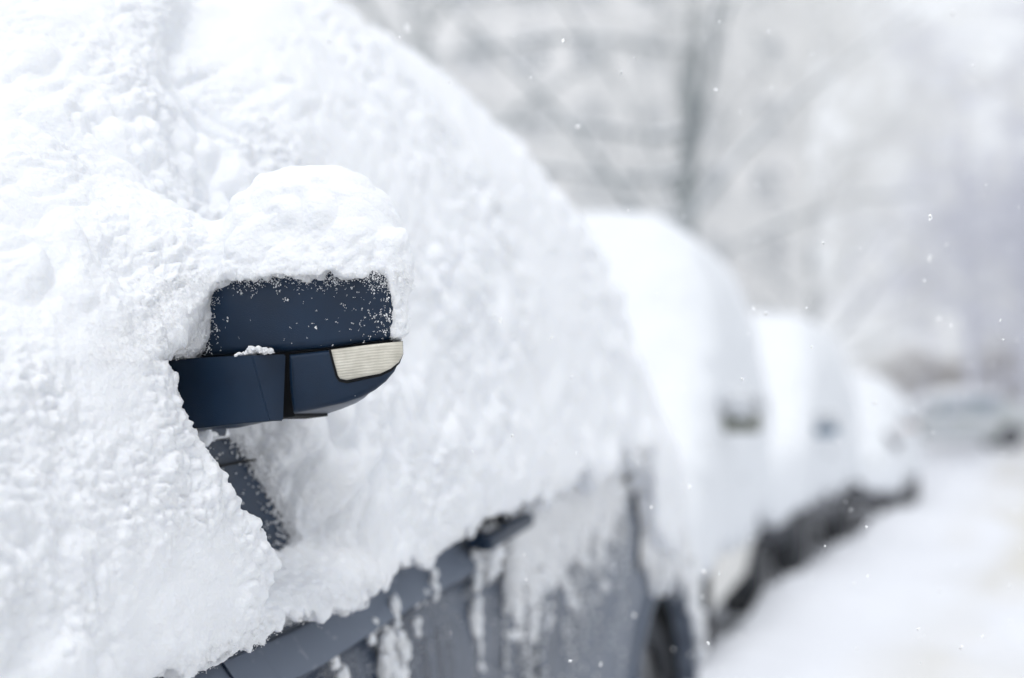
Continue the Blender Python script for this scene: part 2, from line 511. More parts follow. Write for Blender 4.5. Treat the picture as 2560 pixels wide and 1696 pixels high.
ROT = [np.linalg.qr(np.random.default_rng(40 + k).normal(size=(3, 3)))[0] for k in range(8)]
def clumps(V, N, sc=1.0, seed=0, amp=1.0, fine=True):
    """lumpy relief of drifted snow: big swells, then rounded clumps, then grains"""
    w = fbm(V * 5, 2, seed + 40)[:, None] * 0.04
    st = (V + w) @ np.array([[1, 0, 0], [0, 0.85, 0.32], [0, -0.40, 0.66]]).T
    reg = np.clip(0.75 + 1.0 * vnoise(V * 5.0, seed + 77), 0.2, 1.4); r2 = np.clip(0.7 + 1.2 * vnoise(V * 9.0 + 3, seed + 78), 0.15, 1.4)
    d_ = 0.005 * fbm(V * 7, 3, seed + 5)
    f_, a_ = 17.0 * sc, 0.024 / sc ** 0.5
    for o in range(6 if fine else 3):                       # billows: rounded puffs over tight creases, at every size
        q = (st if o < 2 else (V + 0.5 * w) @ ROT[o]) * f_ + 3.1 * o
        d_ = d_ + amp * (reg if o < 2 else r2) * a_ * (np.abs(vnoise(q, seed + 60 + o)) - 0.28)
        f_ *= 1.93; a_ *= 0.53
    return V + N * d_[:, None]

def tetras(P, size, seed=0):
    """one small angular crystal per point"""
    g = np.random.default_rng(seed); n = len(P)
    base = np.array([[1, 1, 1], [1, -1, -1], [-1, 1, -1], [-1, -1, 1]], float) / 1.7
    q = g.normal(size=(n, 4)); q /= np.linalg.norm(q, axis=1)[:, None]
    w, x, y, z = q.T
    R = np.stack([np.stack([1 - 2 * (y * y + z * z), 2 * (x * y - z * w), 2 * (x * z + y * w)], -1),
                  np.stack([2 * (x * y + z * w), 1 - 2 * (x * x + z * z), 2 * (y * z - x * w)], -1),
                  np.stack([2 * (x * z - y * w), 2 * (y * z + x * w), 1 - 2 * (x * x + y * y)], -1)], 1)
    pts = np.einsum('nij,kj->nki', R, base * np.array([1, 1, 1])) * np.asarray(size)[:, None, None]
    V = (pts + P[:, None, :]).reshape(-1, 3)
    F = np.array([[0, 1, 2], [0, 3, 1], [0, 2, 3], [1, 3, 2]])[None] + (np.arange(n) * 4)[:, None, None]
    return V, F.reshape(-1, 3)

# ================================================================== first car (dark, filling the left of the picture)
CAR1 = thing("parked_car", "dark grey car in front, buried in lumpy fresh snow, black side mirror with pale lamp", "car", (0, 0, 0), 0, "snowed-in cars parked in a row")
zs1 = [(-1.4, 0.80), (0, 0.868), (0.3, 0.886), (0.62, 0.928), (1.0, 0.967), (1.25, 0.985), (2.12, 1.095), (2.96, 1.14)]
zt1 = [(-1.4, 0.80), (-1.25, 0.9), (-0.6, 1.0), (-0.5, 1.06), (0.35, 1.66), (0.7, 1.72), (1.6, 1.74), (2.2, 1.68), (2.55, 1.55), (2.8, 1.3), (2.96, 1.15)]
SH1 = CarShape(zs1, zt1, -1.4, 2.96)
M_PAINT1 = paint_mat("dark_salted_sheen_paint", (0.010, 0.022, 0.048), (0.22, 0.26, 0.33), 0.62, rough=0.2)
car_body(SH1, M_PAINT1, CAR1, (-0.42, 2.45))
for wy in (-0.42, 2.45):
    wheel(CAR1, wy - 0.02, -0.15, 1, 0.305); wheel(CAR1, wy - 0.02, -2 * HW + 0.15, -1, 0.305)
def no_arch(c): return (c[1] - 2.45) ** 2 + (c[2] - 0.34) ** 2 > 0.40 ** 2
DOOR = []
for y0, y1 in ((0.10, 1.30), (1.318, 2.112)):
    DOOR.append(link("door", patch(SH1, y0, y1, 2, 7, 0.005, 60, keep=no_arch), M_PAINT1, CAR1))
link("window_trim", patch(SH1, 0.05, 2.3, 8, 9, 0.006, 40), M_TRIM, CAR1)
link("window", patch(SH1, 0.36, 1.28, 9, 11, 0.003, 20), M_GLASS, CAR1)
link("window", patch(SH1, 1.36, 2.05, 9, 11, 0.003, 20), M_GLASS, CAR1)
link("windscreen", patch(SH1, -0.40, 0.30, 12, 16, 0.003, 20), M_GLASS, CAR1)
# seams between the doors
for yy, ww in ((1.309, 0.006), (2.132, 0.019)):
    zz = itp(yy, zs1)
    MB().box((-0.012, yy - ww, 0.34 if yy < 2 else 0.78), (0.0025, yy + ww, zz - 0.05), 0).build("door_seam", M_GAP, CAR1)
# wheel arch lip
b = MB()
for k in range(40):
    a0 = pi * (0.02 + 0.96 * k / 40); a1 = pi * (0.02 + 0.96 * (k + 1.05) / 40)
    for r0, r1 in ((0.365, 0.39),):
        bb = bmesh.new()
        q = [bb.verts.new((xx, 2.45 + r * cos(a), 0.34 + r * sin(a))) for xx in (-0.05, 0.008) for r, a in ((r0, a0), (r1, a0), (r1, a1), (r0, a1))]
        for f in ((0, 1, 2, 3), (7, 6, 5, 4), (0, 4, 5, 1), (1, 5, 6, 2), (2, 6, 7, 3), (3, 7, 4, 0)): bb.faces.new([q[i] for i in f])
        bmesh.ops.recalc_face_normals(bb, faces=bb.faces)
        b.add(bb)
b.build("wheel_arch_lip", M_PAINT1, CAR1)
for wy in (-0.42, 2.45):
    for x0, x1 in ((-0.30, -0.035), (-2 * HW + 0.035, -2 * HW + 0.30)):
        lb = bmesh.new(); q = []
        for k in range(33):
            a = -0.25 + (pi + 0.5) * k / 32
            q.append([lb.verts.new((xx, wy + 0.371 * cos(a), 0.34 + 0.371 * sin(a))) for xx in (x0, x1)])
        for k in range(32): lb.faces.new((q[k][0], q[k][1], q[k + 1][1], q[k + 1][0]))
        xi = x0 if x0 > -1 else x1
        lb.faces.new([v for v in [p[0 if xi == x0 else 1] for p in q]])
        m_ = MB(); m_.add(lb); m_.build("wheel_arch_liner", M_GAP, CAR1)
# door handles: a grip bar over a recessed cup
def handle(door, y, zc, slope):
    m = MB()
    R = Matrix.Rotation(slope, 4, 'X')
    m.box((0.016, y - 0.125, zc - 0.014), (0.046, y + 0.125, zc + 0.014), 0.010, R, 3)
    m.box((-0.004, y - 0.12, zc - 0.022), (0.03, y - 0.085, zc + 0.004), 0.006, R)
    m.box((-0.004, y + 0.085, zc - 0.01), (0.03, y + 0.12, zc + 0.016), 0.006, R)
    h = m.build("door_handle", M_PLASTIC, door)
    cup = bmesh.new()
    bmesh.ops.create_uvsphere(cup, u_segments=28, v_segments=14, radius=1)
    bmesh.ops.scale(cup, vec=(0.012, 0.072, 0.062), verts=cup.verts)
    bmesh.ops.translate(cup, vec=(0.003, y - 0.02, zc - 0.035), verts=cup.verts)
    mb = MB(); mb.add(cup); mb.build("handle_recess", M_GAP, h)
    return h
handle(DOOR[0], 1.03, 0.972, 0.12)
handle(DOOR[1], 1.99, 1.088, 0.12)

# sail panel at the foot of the door glass
sp = MB()
bb = bmesh.new()
out = [(-0.02, 0.86), (0.42, 0.905), (0.36, 0.99), (0.24, 1.09), (0.165, 1.165), (0.02, 1.172)]
front = [bb.verts.new((-0.022 - max(0, z - 0.9) * 0.10, y, z)) for y, z in out]
back = [bb.verts.new((-0.10, y, z)) for y, z in out]
bb.faces.new(front); bb.faces.new(list(reversed(back)))
for i in range(len(out)):
    j = (i + 1) % len(out); bb.faces.new((front[j], front[i], back[i], back[j]))
bmesh.ops.recalc_face_normals(bb, faces=bb.faces)
bmesh.ops.bevel(bb, geom=list(bb.edges), offset=0.006, segments=3, affect='EDGES')
sp.add(bb)
SAIL = sp.build("sail_panel", M_PLASTIC, CAR1)
MB().box((-0.06, 0.045, 1.128), (-0.0385, 0.20, 1.1305), 0.0, Matrix.Rotation(0.06, 4, 'X')).build("panel_seam", M_GAP, SAIL)
MB().box((-0.2, -0.02, 1.165), (-0.035, 0.12, 1.215), 0.01).build("mirror_foot", M_PLASTIC, CAR1)

# ---- the door mirror, built in world size where it stands on the first car
def slab(outline, yf, yb, curve, bev=0.008, seg=4, dz=0.0):
    """closed outline in x,z given a front face curved back towards its outer end"""
    bb = bmesh.new()
    # resample long edges so that the front can curve
    pts = []
    n = len(outline)
    for i in range(n):
        a, c = outline[i], outline[(i + 1) % n]
        k = max(1, int(math.hypot(c[0] - a[0], c[1] - a[1]) / 0.012))
        for t in range(k): pts.append((a[0] + (c[0] - a[0]) * t / k, a[1] + (c[1] - a[1]) * t / k))
    f = [bb.verts.new((x, yf, z)) for x, z in pts]
    g = [bb.verts.new((x, yb, z)) for x, z in pts]
    F = bb.faces.new(f); G = bb.faces.new(list(reversed(g)))
    for i in range(len(pts)):
        j = (i + 1) % len(pts); bb.faces.new((f[j], f[i], g[i], g[j]))
    bmesh.ops.recalc_face_normals(bb, faces=bb.faces)
    if bev:
        ed = [e for e in bb.edges if (e.verts[0].co.y == e.verts[1].co.y)]
        bmesh.ops.bevel(bb, geom=ed, offset=bev, segments=seg, affect='EDGES', profile=0.5)
    # slice the faces into strips along x, then bend
    for x in np.arange(-0.05, 0.32, 0.008):
        geom = list(bb.verts) + list(bb.edges) + list(bb.faces)
        bmesh.ops.bisect_plane(bb, geom=geom, plane_co=(x, 0, 0), plane_no=(1, 0, 0))
    for v in bb.verts:
        back = max(0.0, v.co.y - yf - 0.02)
        w = min(1.0, max(0.0, (v.co.x - 0.13) / 0.12))
        dy = curve(v.co.x, v.co.z) * (1 - 0.6 * min(1, back / 0.08))
        v.co.x -= 0.60 * back * w
        v.co.y += dy
    m = MB(); m.add(bb); return m

def bend(x, z): return 0.45 * max(0, x - 0.14) ** 2 + 7.0 * max(0, x - 0.235) ** 2 + 0.9 * max(0, 1.255 - z) ** 2 * 4 + 0.6 * max(0, z - 1.34) ** 2
MIRROR = link("side_mirror", bpy.data.meshes.new("m"), M_PLASTIC, CAR1)
up = slab([(0.018, 1.268), (0.030, 1.2685), (0.113, 1.2715), (0.191, 1.2768), (0.260, 1.2848), (0.268, 1.290), (0.271, 1.302), (0.273, 1.336), (0.262, 1.362), (0.24, 1.374), (0.03, 1.374), (0.012, 1.37)], -0.035, 0.085, bend, 0.010)
me = bpy.data.meshes.new("upper"); up.bm.to_mesh(me); up.bm.free()
me.polygons.foreach_set("use_smooth", np.ones(len(me.polygons), bool)); me.set_sharp_from_angle(angle=radians(38))
MIRROR.data = me; me.materials.append(M_PLASTIC)
low = slab([(0.1365, 1.198), (0.17, 1.2035), (0.205, 1.2105), (0.228, 1.2175), (0.246, 1.2265), (0.258, 1.236), (0.267, 1.2475), (0.272, 1.26), (0.274, 1.2785), (0.262, 1.2822), (0.191, 1.2735), (0.1365, 1.2685)], -0.034, 0.08, bend, 0.006)
low.build("lower_shell", M_PLASTIC, MIRROR)
# dark gap between the shells
gap = slab([(0.0, 1.250), (0.100, 1.250), (0.100, 1.191), (0.133, 1.1945), (0.136, 1.208), (0.16, 1.216), (0.2, 1.225), (0.250, 1.25), (0.264, 1.276), (0.262, 1.30), (0.02, 1.29)], -0.022, 0.075, bend, 0.0)
gap.build("shell_gap", M_GAP, MIRROR)
# arm, proud of the shells, with a facet at its outer end
ab = bmesh.new()
o1 = [(-0.13, 1.170), (0.020, 1.1795), (0.092, 1.1865), (0.1290, 1.1890), (0.1060, 1.2672), (0.033, 1.2655), (-0.05, 1.262), (-0.13, 1.255)]
yo = [-0.05, -0.056, -0.060, -0.063, -0.066, -0.056, -0.05, -0.05]
fr = [ab.verts.new((x, yy, z)) for (x, z), yy in zip(o1, yo)]
bk = [ab.verts.new((x - 0.5 * max(0, x - 0.02), 0.05, z)) for x, z in o1]
e0 = ab.verts.new((0.1342, -0.040, 1.1892)); e1 = ab.verts.new((0.1338, -0.034, 1.2688))
ab.faces.new(fr); ab.faces.new(list(reversed(bk)))
for i in range(len(o1)):
    j = (i + 1) % len(o1)
    if (i, j) == (3, 4): continue
    if i == 2: ab.faces.new((fr[j], fr[i], bk[i], bk[j]))
    elif i == 4: ab.faces.new((fr[j], fr[i], bk[i], bk[j]))
    else: ab.faces.new((fr[j], fr[i], bk[i], bk[j]))
ab.faces.new((fr[3], e0, e1, fr[4])); ab.faces.new((e0, bk[3], bk[4], e1)); ab.faces.new((fr[3], bk[3], e0)); ab.faces.new((fr[4], e1, bk[4]))
bmesh.ops.recalc_face_normals(ab, faces=ab.faces)
bmesh.ops.bevel(ab, geom=[e for e in ab.edges if e.calc_face_angle(0) > 0.3], offset=0.0014, segments=2, affect='EDGES')
m = MB(); m.add(ab); m.build("mirror_arm", M_PLASTIC, MIRROR)
# indicator lamp: a ribbed clear lens in a dark frame, wrapping round the outer end
fr_ = slab([(0.1895, 1.2742), (0.277, 1.2835), (0.2775, 1.268), (0.274, 1.257), (0.266, 1.248), (0.255, 1.2415), (0.213, 1.2335), (0.203, 1.2355), (0.199, 1.241)], -0.0355, 0.05, bend, 0.003)
FRAME = fr_.build("lamp_frame", M_GAP, MIRROR)
ind = slab([(0.1945, 1.2735), (0.278, 1.2828), (0.2785, 1.268), (0.2745, 1.2585), (0.266, 1.2505), (0.255, 1.2448), (0.214, 1.2372), (0.206, 1.239), (0.2035, 1.2425)], -0.039, 0.05, bend, 0.003)
def lens_mat():
    m = mat("indicator_lens", (0.55, 0.52, 0.43), 0.35, 0, 0.5, 1.0)
    _, t, b = m
    tc = node(t, "ShaderNodeTexCoord")
    wv = node(t, "ShaderNodeTexWave"); wv.bands_direction = 'Z'; wv.inputs['Scale'].default_value = 95; wv.inputs['Distortion'].default_value = 1.6
    mp = node(t, "ShaderNodeMapping"); mp.inputs['Rotation'].default_value = (0, 0.1, 0)
    nz = node(t, "ShaderNodeTexNoise"); nz.inputs['Scale'].default_value = 60; nz.inputs['Detail'].default_value = 4
    t.links.new(tc.outputs['Object'], mp.inputs[0]); t.links.new(mp.outputs[0], wv.inputs['Vector']); t.links.new(tc.outputs['Object'], nz.inputs['Vector'])
    mx = node(t, "ShaderNodeMix"); mx.data_type = 'RGBA'; mx.inputs[6].default_value = (0.30, 0.28, 0.22, 1); mx.inputs[7].default_value = (0.72, 0.69, 0.60, 1)
    mu = node(t, "ShaderNodeMath", operation='MULTIPLY'); t.links.new(wv.outputs['Fac'], mu.inputs[0]); mu.inputs[1].default_value = 0.16
    ad = node(t, "ShaderNodeMath", operation='ADD'); t.links.new(mu.outputs[0], ad.inputs[0]); t.links.new(nz.outputs[0], ad.inputs[1])
    t.links.new(ad.outputs[0], mx.inputs[0]); t.links.new(mx.outputs[2], b.inputs['Base Color'])
    bp = node(t, "ShaderNodeBump"); bp.inputs['Strength'].default_value = 0.4; bp.inputs['Distance'].default_value = 0.001
    t.links.new(wv.outputs['Fac'], bp.inputs['Height']); t.links.new(bp.outputs[0], b.inputs['Normal'])
    return m[0]
ind.build("indicator_lamp", lens_mat(), MIRROR)

# ---- snow on the first car
ZB1 = [(-1.4, 0.8), (-0.1, 0.915), (0.3, 0.937), (0.62, 0.980), (1.0, 1.022), (1.25, 1.03), (2.05, 1.10), (2.16, 0.86), (2.5, 0.80), (2.96, 0.82), (3.1, 0.8)]
ZT1 = [(-1.62, 0.84), (-1.5, 0.98), (-1.3, 1.08), (-0.9, 1.2), (-0.6, 1.34), (-0.35, 1.53), (-0.1, 1.74), (0.15, 1.94), (0.4, 2.07), (0.7, 2.14), (1.0, 2.17), (1.4, 2.15), (1.8, 2.09), (2.2, 1.95), (2.5, 1.76), (2.75, 1.54), (2.95, 1.32), (3.08, 1.1), (3.15, 0.84)]
HX1 = [(-1.62, 0.6), (-1.4, 0.8), (-1.0, 0.93), (0, 0.945), (2.2, 0.95), (2.5, 0.93), (2.8, 0.88), (3.0, 0.79), (3.15, 0.66)]
base1 = car_snow_fn(ZB1, ZT1, HX1, 3.0, 2.0, -1.6, 3.1, seed=3, drop=lambda y: np.interp(y, [0.9, 1.3, 2.2], [0.036, 0.07, 0.12]))

def gauss(a, s): return np.exp(-(a / s) ** 2)
def snow1(P):
    x, y, z = P[:, 0], P[:, 1], P[:, 2]
    side = sig((x + 0.55) / 0.06)
    yedge = np.interp(z, [0.86, 0.91, 0.97, 1.015, 1.10, 1.18, 1.26, 1.32, 1.42], [-0.055, -0.035, 0.02, 0.048, -0.026, -0.08, -0.115, -0.05, 0.0])
    ywin = np.interp(z, [0.9, 1.0, 1.09, 1.13, 1.17, 1.27], [0.385, 0.345, 0.31, 0.285, 0.26, 0.20])
    prof = np.interp(z, [0.80, 0.9, 0.97, 1.015, 1.1, 1.18, 1.26, 1.40, 1.6], [0.024, 0.034, 0.046, 0.050, 0.047, 0.046, 0.056, 0.050, 0.0])
    front = np.maximum(sig((yedge - y) / 0.010), sig((0.985 - z) / 0.016) * gauss(np.maximum(y, 0), 0.55))
    bump = prof * np.clip(front, 0, 1) * np.where(y < yedge, 0.35 + 0.65 * gauss(y - yedge + 0.03, 0.32), 1.0)
    rec = 0.13 * sig((y - yedge - 0.004) / 0.008) * sig((ywin - y) / 0.030) * sig((z - 0.985) / 0.018) * sig((1.30 - z) / 0.03)
    # valley that climbs along the windscreen pillar between the windscreen drift and the side glass
    yp = np.interp(z, [1.25, 1.45, 1.6, 1.75, 1.95, 2.1], [0.16, 0.18, 0.22, 0.32, 0.55, 0.75])
    val = 0.075 * gauss(y - yp, 0.085) * sig((z - 1.42) / 0.06) * sig((2.12 - z) / 0.08)
    belly = 0.018 * sig((y - 0.45) / 0.1) * gauss(z - 1.06, 0.1) - 0.012 * sig((z - 1.35) / 0.1) * sig((y - 0.4) / 0.1)
    dx = side * (bump - rec - val + belly)
    Q = P.copy(); Q[:, 0] = x - dx
    f = base1(Q)
    # snow cap on the mirror
    def ell(c, r, e):
        return ((np.abs((x - c[0]) / r[0]) ** e[0] + np.abs((y - c[1]) / r[1]) ** e[1] + np.abs((z - c[2]) / r[2]) ** e[2]) ** (1 / 2.4) - 1) * min(r)
    nf = 0.004 * vnoise(np.stack([x * 45, y * 20, z * 0], 1), 5) + 0.004 * vnoise(np.stack([x * 110, y * 60, z * 0], 1), 6)
    cap = ell((0.134, 0.026, 1.335), (0.131, 0.086, 0.168), (2.7, 2.3, 2.25))
    cap = np.maximum(cap, 1.358 + nf - z)
    rim_ = np.sqrt(((x - 0.268 + 0.5 * np.clip(y - 0.0, 0, 1)) / 1.0) ** 2 + ((y - 0.0) / 1.8) ** 2 + (np.maximum(0, np.maximum(1.298 - z, z - 1.40))) ** 2) - 0.0165 - 0.004 * vnoise(P * 40, 8)
    cap = smin(cap, rim_, 0.015)
    br = ell((-0.045, -0.012, 1.352), (0.070, 0.085, 0.098), (2.3, 2.2, 2.2))
    low = ell((-0.025, -0.045, 1.305), (0.055, 0.060, 0.05), (2.2, 2.2, 2.2))
    br = smin(br, low, 0.02)
    br = np.maximum(br, 1.264 + 0.7 * nf - z)
    led = ell((0.105, -0.056, 1.2735), (0.022, 0.014, 0.0085), (2.2, 2.2, 2.2))
    ledp = ell((-0.055, 0.08, 1.169), (0.022, 0.06, 0.010), (2.2, 2.2, 2.2))
    g = smin(cap, br, 0.035)
    f = smin(f, g, 0.045)
    f = np.minimum(f, ledp)
    return f

def build_snow1():
    parts_V, parts_F3, parts_F4 = [], [], []
    off = 0
    Vn, Qn = sdf_mesh(snow1, (-0.52, -0.75, 0.80), (0.34, 1.30, 2.05), 0.0032, 5)
    Nn = vnormals(Vn, Qn)
    # a coarser shell for the rest of the car; where the two overlap each dips gently under the other
    Vc, Qc = sdf_mesh(snow1, (-1.95, -1.75, 0.70), (0.34, 3.30, 2.32), 0.011, 4)
    Nc = vnormals(Vc, Qc)
    ins = (Vc[:, 0] > -0.45) & (Vc[:, 1] > -0.68) & (Vc[:, 1] < 1.12) & (Vc[:, 2] < 1.98)
    Qc = Qc[~ins[Qc].any(1)]
    inner = np.minimum.reduce([Vc[:, 0] + 0.50, Vc[:, 1] + 0.73, 1.27 - Vc[:, 1], 2.03 - Vc[:, 2]])
    Vc = clumps(Vc, Nc, 1.0, 1, fine=False) - Nc * (0.25 * np.clip(inner, 0, 0.12))[:, None]
    on_cap = np.clip((Vn[:, 0] - 0.02) / 0.03, 0, 1) * np.clip((Vn[:, 2] - 1.24) / 0.02, 0, 1) * (Vn[:, 1] < 0.2)
    A = clumps(Vn, Nn, 1.0, 1); B = clumps(Vn, Nn, 1.45, 4, 0.6)
    edge_in = np.minimum.reduce([Vn[:, 0] + 0.515, Vn[:, 1] + 0.745, 1.30 - Vn[:, 1], 2.045 - Vn[:, 2]])
    A = A - Nn * (0.25 * np.clip(0.10 - edge_in, 0, 0.10) * (Vn[:, 0] < 0.2))[:, None]
    Vd = A * (1 - on_cap[:, None]) + B * on_cap[:, None]
    up_ = np.clip(Nn[:, 2], 0, 1) ** 3
    Vd = Vd * (1 - 0.7 * up_[:, None]) + (Vn + Nn * (0.006 * fbm(Vn * 6, 2, 3))[:, None]) * (0.7 * up_[:, None])
    # crystals standing on the surface
    dist = np.linalg.norm(Vn - CAMP, axis=1)
    face = ((CAMP - Vn) * Nn).sum(1) > 0.12 * dist
    yw_ = np.interp(Vn[:, 2], [0.9, 1.0, 1.09, 1.13, 1.17, 1.27], [0.385, 0.338, 0.295, 0.25, 0.215, 0.17])
    ye_ = np.interp(Vn[:, 2], [0.86, 0.91, 0.97, 1.015, 1.10, 1.18, 1.26], [-0.055, -0.035, 0.02, 0.048, -0.026, -0.08, -0.115])
    def near(v, s_): return np.exp(-(v / s_) ** 2)
    pb = np.maximum.reduce([near(np.maximum(0, Vn[:, 2] - itp(Vn[:, 1], ZB1)), 0.018), near(Vn[:, 2] - 1.358, 0.010) * (Vn[:, 0] > 0.02),
                            near(Vn[:, 0] - 0.02, 0.016) * (Vn[:, 2] > 1.25) * (Vn[:, 2] < 1.36) * (Vn[:, 1] < 0.02), near(Vn[:, 1] - yw_ - 0.03, 0.06) * (Vn[:, 2] < 1.2),
                            near(Vn[:, 1] - ye_, 0.012) * (Vn[:, 2] < 1.27), near(Vn[:, 0] - 0.262, 0.010) * (Vn[:, 2] < 1.36)])
    w = face & (rng.uniform(size=len(Vn)) < 0.8 * pb) & (dist < 2.6)
    cand = np.where(w)[0]
    pick = rng.choice(cand, min(len(cand), 170000), replace=False)
    offs = rng.exponential(0.0013, len(pick))
    P = Vd[pick] + Nn[pick] * offs[:, None] + rng.normal(0, 0.0012, (len(pick), 3))
    Vt, Ft = tetras(P, rng.uniform(0.0005, 0.0012, len(pick)), 5)
    V = np.concatenate([Vd, Vc, Vt]); 
    Q = np.concatenate([Qn, Qc + len(Vd)])
    T = Ft + len(Vd) + len(Vc)
    return V, Q, T, np.repeat((Nn[pick] + np.array([0, 0, 0.6])) / np.linalg.norm(Nn[pick] + np.array([0, 0, 0.6]), axis=1)[:, None], 4, 0), len(Vd) + len(Vc)
V1, Q1, T1, NC1, OC1 = build_snow1()
NX = [len(T1)]      # crystal faces come first among the triangles
# lumps of wet snow stuck to the door
LUMPS = [(0.492, 0.851, .010, .030), (0.575, 0.872, .012, .030), (0.545, 0.820, .018, .036), (0.600, 0.800, .017, .040), (0.575, 0.775, .012, .02), (0.742, 0.893, .012, .030), (0.735, 0.925, .009, .016), (0.664, 0.862, .010, .022), (0.668, 0.83, .007, .012),
         (0.70, 0.885, .007, .012), (0.945, 0.915, .014, .030), (0.95, 0.865, .011, .028), (0.942, 0.815, .016, .03), (0.955, 0.77, .011, .02), (0.965, 0.735, .013, .02), (0.38, 0.80, .012, .02), (0.36, 0.835, .01, .014),
         (1.157, 0.868, .020, .045), (1.16, 0.925, .026, .05), (1.243, 0.85, .022, .05), (1.26, 0.93, .035, .055), (1.20, 0.95, .02, .05), (1.26, 0.76, .016, .03), (1.15, 0.80, .014, .02), (1.32, 0.94, .02, .06),
         (1.44, 0.97, .035, .05), (1.5, 0.9, .02, .05), (1.55, 0.99, .04, .05), (1.62, 0.93, .03, .05), (1.7, 1.0, .05, .05), (1.8, 0.97, .04, .06), (1.9, 1.0, .04, .05), (1.41, 0.88, .02, .04), (1.75, 0.88, .02, .05),
         (2.22, 0.86, .05, .05), (2.3, 0.82, .05, .07), (2.45, 0.8, .06, .06), (2.62, 0.78, .06, .06), (2.75, 0.7, .04, .1), (2.84, 0.62, .04, .1), (2.9, 0.5, .03, .08), (2.3, 0.74, .02, .04)]
def lump(y, z, ry, rz, x, rx, seed, sub=4):
    b_ = bmesh.new(); bmesh.ops.create_icosphere(b_, subdivisions=sub, radius=1)
    v = np.array([q.co[:] for q in b_.verts]); f = np.array([[q.index for q in ff.verts] for ff in b_.faces]); b_.free()
    p = v * np.array([rx, ry, rz]) + np.array([x, y, z])
    dd = 0.7 * fbm(p * 85 + seed, 4, seed, 0.7)
    return p + v * (np.array([rx, ry, rz]) * dd[:, None] * 0.75), f
gl = np.random.default_rng(77)
for k in range(150):
    y_ = gl.uniform(1.12, 1.97); t_ = gl.beta(0.9, 2.6)
    z_ = itp(y_, zs1) - 0.01 - 0.34 * t_; w_ = (1 - 0.6 * t_)
    LUMPS.append((y_, z_, gl.uniform(.010, .030) * w_, gl.uniform(.014, .040) * w_))
Vs, Ts = [V1], [T1]; off = len(V1)
for k, (y, z, ry, rz) in enumerate(LUMPS):
    nb_ = int(np.clip(ry * rz / 0.00006, 4, 16))
    for q in range(nb_):
        rr = gl.uniform(0.35, 0.75) * min(ry, rz) * 1.1
        v, f = lump(y + gl.uniform(-.75, .75) * ry, z + gl.uniform(-.85, .85) * rz, rr, rr * gl.uniform(1, 1.5), 0.003, min(0.012, rr), k * 17 + q, 2)
        Vs.append(v); Ts.append(f + off); off += len(v)
for q in range(80):                                                     # crumbs on the arm's ledge
    tx = gl.uniform(-1, 1); rr = gl.uniform(0.0014, 0.0044) * (1.1 - 0.6 * abs(tx))
    v, f = lump(-0.058 + gl.uniform(-.004, .012), 1.268 + tx * 0.002 + rr * 0.6 + gl.uniform(0, .006) * (1 - tx * tx), rr, rr, 0.104 + tx * 0.022, rr * 1.2, 900 + q, 2)
    Vs.append(v); Ts.append(f + off); off += len(v)
v, f = lump(0.99, 0.935, 0.050, 0.045, 0.012, 0.016, 91); Vs.append(v); Ts.append(f + off); off += len(v)      # in the handle cup
v, f = lump(1.95, 1.09, 0.10, 0.030, 0.035, 0.03, 92); Vs.append(v); Ts.append(f + off); off += len(v)        # over the rear handle
g9 = np.random.default_rng(71); nP = 5200
yS = g9.uniform(1.08, 2.02, nP); tS = g9.exponential(0.11, nP); zS = itp(yS, zs1) - 0.01 - tS
kk = (zS > 0.5) & (vnoise(np.stack([yS * 14, zS * 4, zS * 0], 1), 12) > -0.35)
P = np.stack([0.004 + g9.uniform(0, .006, nP), yS, zS], 1)[kk]
v, f = tetras(P, g9.uniform(0.002, 0.008, len(P)), 72); Vs.append(v); Ts.append(f + off); off += len(v)
# fine spatter on door, sail panel and mirror
def scatter(n, x0, x1, y0, y1, z0, z1, s0, s1, seed, keepfn=None):
    g = np.random.default_rng(seed)
    P = np.stack([g.uniform(x0, x1, n), g.uniform(y0, y1, n), g.uniform(z0, z1, n)], 1)
    if keepfn is not None: P = P[keepfn(P, g)]
    return tetras(P, g.uniform(s0, s1, len(P)) , seed)
v, f = scatter(2600, 0.003, 0.007, 0.1, 1.2, 0.55, 0.9, 0.0007, 0.0022, 31, lambda P, g: (vnoise(P * np.array([1, 16, 7]), 3) > 0.15) & (P[:, 2] < itp(P[:, 1], zs1) - 0.06)); Vs.append(v); Ts.append(f + off); off += len(v)
def sailkeep(P, g):
    yw = np.interp(P[:, 2], [0.9, 1.0, 1.09, 1.17], [0.36, 0.30, 0.235, 0.145]); ye = np.interp(P[:, 2], [0.9, 1.0, 1.1], [0.0, 0.05, -0.02])
    dlow = np.clip((1.035 - P[:, 2]) / 0.06, 0, 2)
    pr = 0.008 + 0.75 * np.exp(-np.clip(yw - P[:, 1], 0, 1) / 0.009) + 0.4 * dlow ** 2
    return (P[:, 1] > -0.02) & (P[:, 1] < yw + 0.03) & (g.uniform(size=len(P)) < pr)
g0 = np.random.default_rng(44); nP = 34000
P = np.stack([np.zeros(nP), g0.uniform(-0.02, 0.4, nP), g0.uniform(0.9, 1.17, nP)], 1)
P[:, 0] = -0.022 - np.maximum(0, P[:, 2] - 0.9) * 0.10 + g0.exponential(0.003, nP)
P = P[sailkeep(P, g0)]
v, f = tetras(P, g0.uniform(0.0009, 0.0030, len(P)), 45); Vs.append(v); Ts.append(f + off); off += len(v)
SNOW1 = link("snow_cover", mesh_np(np.concatenate(Vs), [Q1, np.concatenate(Ts)]), M_SNOW, CAR1)
SNOW1.data.materials.append(M_FLAKE)
mi = np.zeros(len(SNOW1.data.polygons), np.int32); mi[len(Q1):len(Q1) + NX[0]] = 1
SNOW1.data.polygons.foreach_set("material_index", mi)
